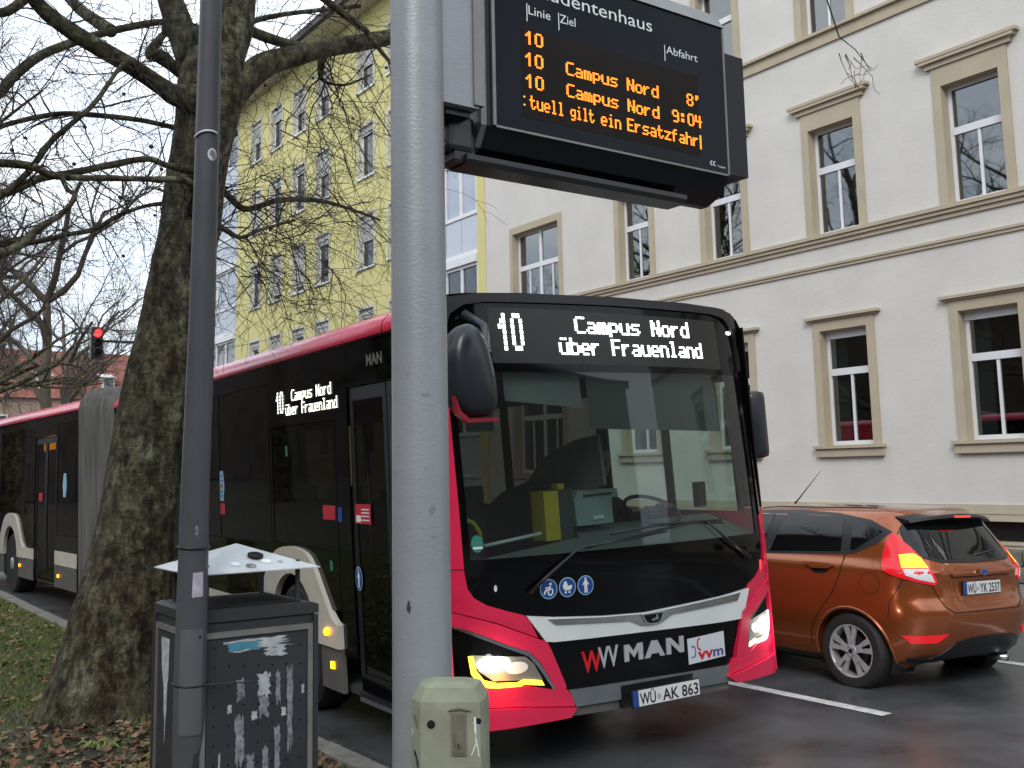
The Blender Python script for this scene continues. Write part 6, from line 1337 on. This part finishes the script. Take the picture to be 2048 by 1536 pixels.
for x,s_ in ((-.835,-1),(.835,1)):
    for y in (0,2.49): carwheel(x,y,s_)
# tail: bumper, glass, lamps
C_('rear_glass',[(-.56,1.335),(-.40,1.352),(0,1.358),(.40,1.352),(.56,1.335),(.615,1.26),(.64,1.16),(.60,1.085),(.45,1.05),(0,1.04),(-.45,1.05),(-.60,1.085),(-.64,1.16),(-.615,1.26)],CR,'glass_car',thick=.003,o0=.002)
C_('rear_glass_border',[(-.60,1.085),(-.45,1.05),(0,1.04),(.45,1.05),(.60,1.085),(.595,1.07),(.45,1.032),(0,1.022),(-.45,1.032),(-.595,1.07)],CR,'carblack',thick=.003,o0=.003)
spo=MB(); tp_=[];
for k in range(25):
    x=-.56+1.12*k/24; e=abs(x)/.56; b=.045*e*e*e
    tp_.append([(x,-.30+.03*e,1.435-.02*e*e-.025*e**6),(x,-.50+.10*e**3,1.405-.02*e*e-b*.5),(x,-.515+.10*e**3,1.385-.02*e*e-b*.5),(x,-.40+.02*e,1.352-.015*e*e),(x,-.30,1.38-.04*e)])
for r_ in tp_: spo.v+=r_
for k in range(24):
    for i in range(5): spo.f.append((k*5+i,k*5+(i+1)%5,(k+1)*5+(i+1)%5,(k+1)*5+i))
spo.f+=[tuple(range(5)),tuple(range(24*5,25*5))]
spoiler=spo.obj('roof_spoiler','carblack',car,ang=40)
st_=MB()
for k in range(17):
    x=-.50+1.0*k/16; e_=abs(x)/.5; z_=CT(x,-.20,.0)[2]
    st_.v+=[(x,-.20,z_+.001),(x,-.30+.02*e_,1.440-.022*e_*e_-.018*e_**6),(x*.99,-.485+.09*e_**3,1.411-.03*e_*e_-.02*e_**6)]
    if k<16: st_.f+=[(k*3,k*3+1,k*3+4,k*3+3),(k*3+1,k*3+2,k*3+5,k*3+4)]
st_.obj('spoiler_top','copper',spoiler,True)
bl=MB()
for k in range(3): bl.box(-.105+k*.075,-.045+k*.075,-.523,-.512,1.383,1.397)
bl.obj('high_brake_lamp','redlit',car)
C_('brake_lamp_reflection',[(-.12,1.315),(.08,1.315),(.08,1.33),(-.12,1.33)],CR,'redink',thick=.001,o0=.006) if False else None
# tail lamps wrap the corner: mapped by angle about a point inside the car
def CW(sgn):
    def f(a,z,o):
        t=R(a*50); h=bv.ray_cast(Vector((-.3,-.2,z)),Vector((math.cos(t),math.sin(t),0)))
        if h[0] is None: h=bv.find_nearest(Vector((-.7,-.5,z)))
        d=Vector((h[0].x+.3,h[0].y+.2,0)).normalized(); n=h[1] if h[1].dot(d)>0 else -h[1]; p=h[0]+n*o
        return (p.x*-sgn,p.y,p.z)
    return f
for sgn in (-1,1):
    W_=CW(sgn); q=lambda l:[(a/50,b) for a,b in l]
    tlm=C_('tail_lamp',q([(196,1.255),(192,1.20),(190,1.12),(190,1.03),(193,.965),(203,.93),(220,.89),(236,.862),(238,.895),(233,.99),(227,1.07),(217,1.15),(205,1.22)]),W_,'redglass',thick=.014,o0=.001,step=.035)
    C_('indicator_lens',q([(206,1.085),(219,1.10),(226,1.065),(231,.99),(209,.985)]),W_,'amber',thick=.004,o0=.0145,step=.05,parent=tlm)
    C_('reversing_lens',q([(210,.975),(231,.98),(235.5,.885),(222,.908),(212,.94)]),W_,'stickwhite',thick=.004,o0=.0145,step=.05,parent=tlm)
    C_('rear_reflector',[(a*(1 if sgn<0 else -1),b) for a,b in [(-.78,.475),(-.50,.49),(-.585,.425),(-.74,.415)]],CR,'redglass',thick=.006,o0=.003,step=.05)
C_('tailgate_gap',[(-.66,1.07),(-.652,1.07),(-.615,.90),(-.52,.70),(-.44,.655),(.44,.655),(.52,.70),(.615,.90),(.652,1.07),(.66,1.07),(.623,.90),(.526,.693),(.443,.646),(-.443,.646),(-.526,.693),(-.623,.90)],CR,'caldark',thick=.001,o0=.001)
C_('plate_recess',[(-.40,.925),(.34,.925),(.30,.72),(-.34,.72)],CR,'copper',thick=.002,o0=.0005) 
C_('plate_handle_strip',[(-.42,.945),(.40,.945),(.38,.925),(-.40,.925)],CR,'copper',thick=.022,o0=.001)
C_('plate_shadow_gap',[(-.40,.925),(.38,.925),(.37,.915),(-.39,.915)],CR,'caldark',thick=.002,o0=.002)
PC=lambda x,z,o:(x,-.664-o,z)
numplate(car,PC,-.30,.22,.775,.885,'WÜ','YK 2537',.006)
em=C_('oval_badge',circ(.0,.945,.055,20,.022),CR,'chrome',thick=.008,o0=.022); C_('oval_badge_field',circ(.0,.945,.046,20,.016),CR,'blueink',thick=.002,o0=.030,parent=em)
C_('bumper_insert',[(-.76,.26),(-.56,.30),(-.40,.425),(-.20,.45),(.20,.45),(.42,.43),(.58,.30),(.76,.26)],CR,'carblack',thick=.01,o0=.002)  # black trim insert in the lower bumper
C_('bumper_crease',[(-.80,.585),(-.60,.57),(-.60,.562),(-.80,.577)],CR,'caldark',thick=.001,o0=.001) if False else None
C_('lower_valance',[(-.70,.27),(.70,.27),(.72,.30),(-.72,.30)],CR,'carblack',thick=.006,o0=.003)
MB().tube([(.02,-.58,1.075),(.05,-.60,1.085),(.36,-.57,1.115)],[.02,.012,.006],8).obj('rear_wiper','carblack',car,True)
MB().tube([(.35,-.62,.235),(.35,-.40,.235)],.028,14).obj('exhaust','chrome',car,True)
C_('model_badge',[(.50,.905),(.60,.905),(.60,.925),(.50,.925)],CR,'chrome',thick=.002,o0=.003) if False else None
text('badge_letters','Ti',.53,.60,.865,.03,CR,'chrome',car,bold=.03,o0=.004)
C_('bumper_gap',[(-.47,.90),(-.462,.90),(-.36,.72),(-.345,.60),(-.352,.60),(-.368,.72)],CS,'caldark',thick=.001,o0=.001)
# roof seam, aerial, front parts, mirror
for s_ in (-1,1): MB().tube([CT(s_*(.50-.02*abs(k-4)/4),-.05+k*.17,.002) for k in range(9)],.005,5).obj('roof_seam','caldark',car)
MB().tube([(0,1.25,1.478),(0,1.22,1.50),(0,.92,1.79)],[.012,.007,.002],8).obj('aerial','carblack',car,True)
C_('tail_panel_seam',[(-.34,1.41),(-.333,1.41),(-.335,1.25),(-.342,1.25)],CS,'caldark',thick=.001,o0=.001)
CF=lambda x,z,o:(x,(lambda h: (h[0].y if h[0] else 3)+o)(bv.ray_cast(Vector((x,6,z)),Vector((0,-1,0)))),z)
C_('windscreen',[(-.62,1.06),(.62,1.06),(.55,1.38),(-.55,1.38)],CF,'glass_car',thick=.003,o0=.002)
C_('front_grille',[(-.4,.4),(.4,.4),(.5,.55),(-.5,.55)],CF,'carblack',thick=.005,o0=.002)
for s_ in (-1,1):
    C_('headlamp',[(s_*.45,.72),(s_*.75,.80),(s_*.70,.68)],CF,'chrome',thick=.005,o0=.002)
    MB().bbox(min(s_*.84,s_*1.02),max(s_*.84,s_*1.02),1.78,1.90,1.0,1.13,.03).obj('wing_mirror','copper',car,True)
car['group']=''
del car['group']
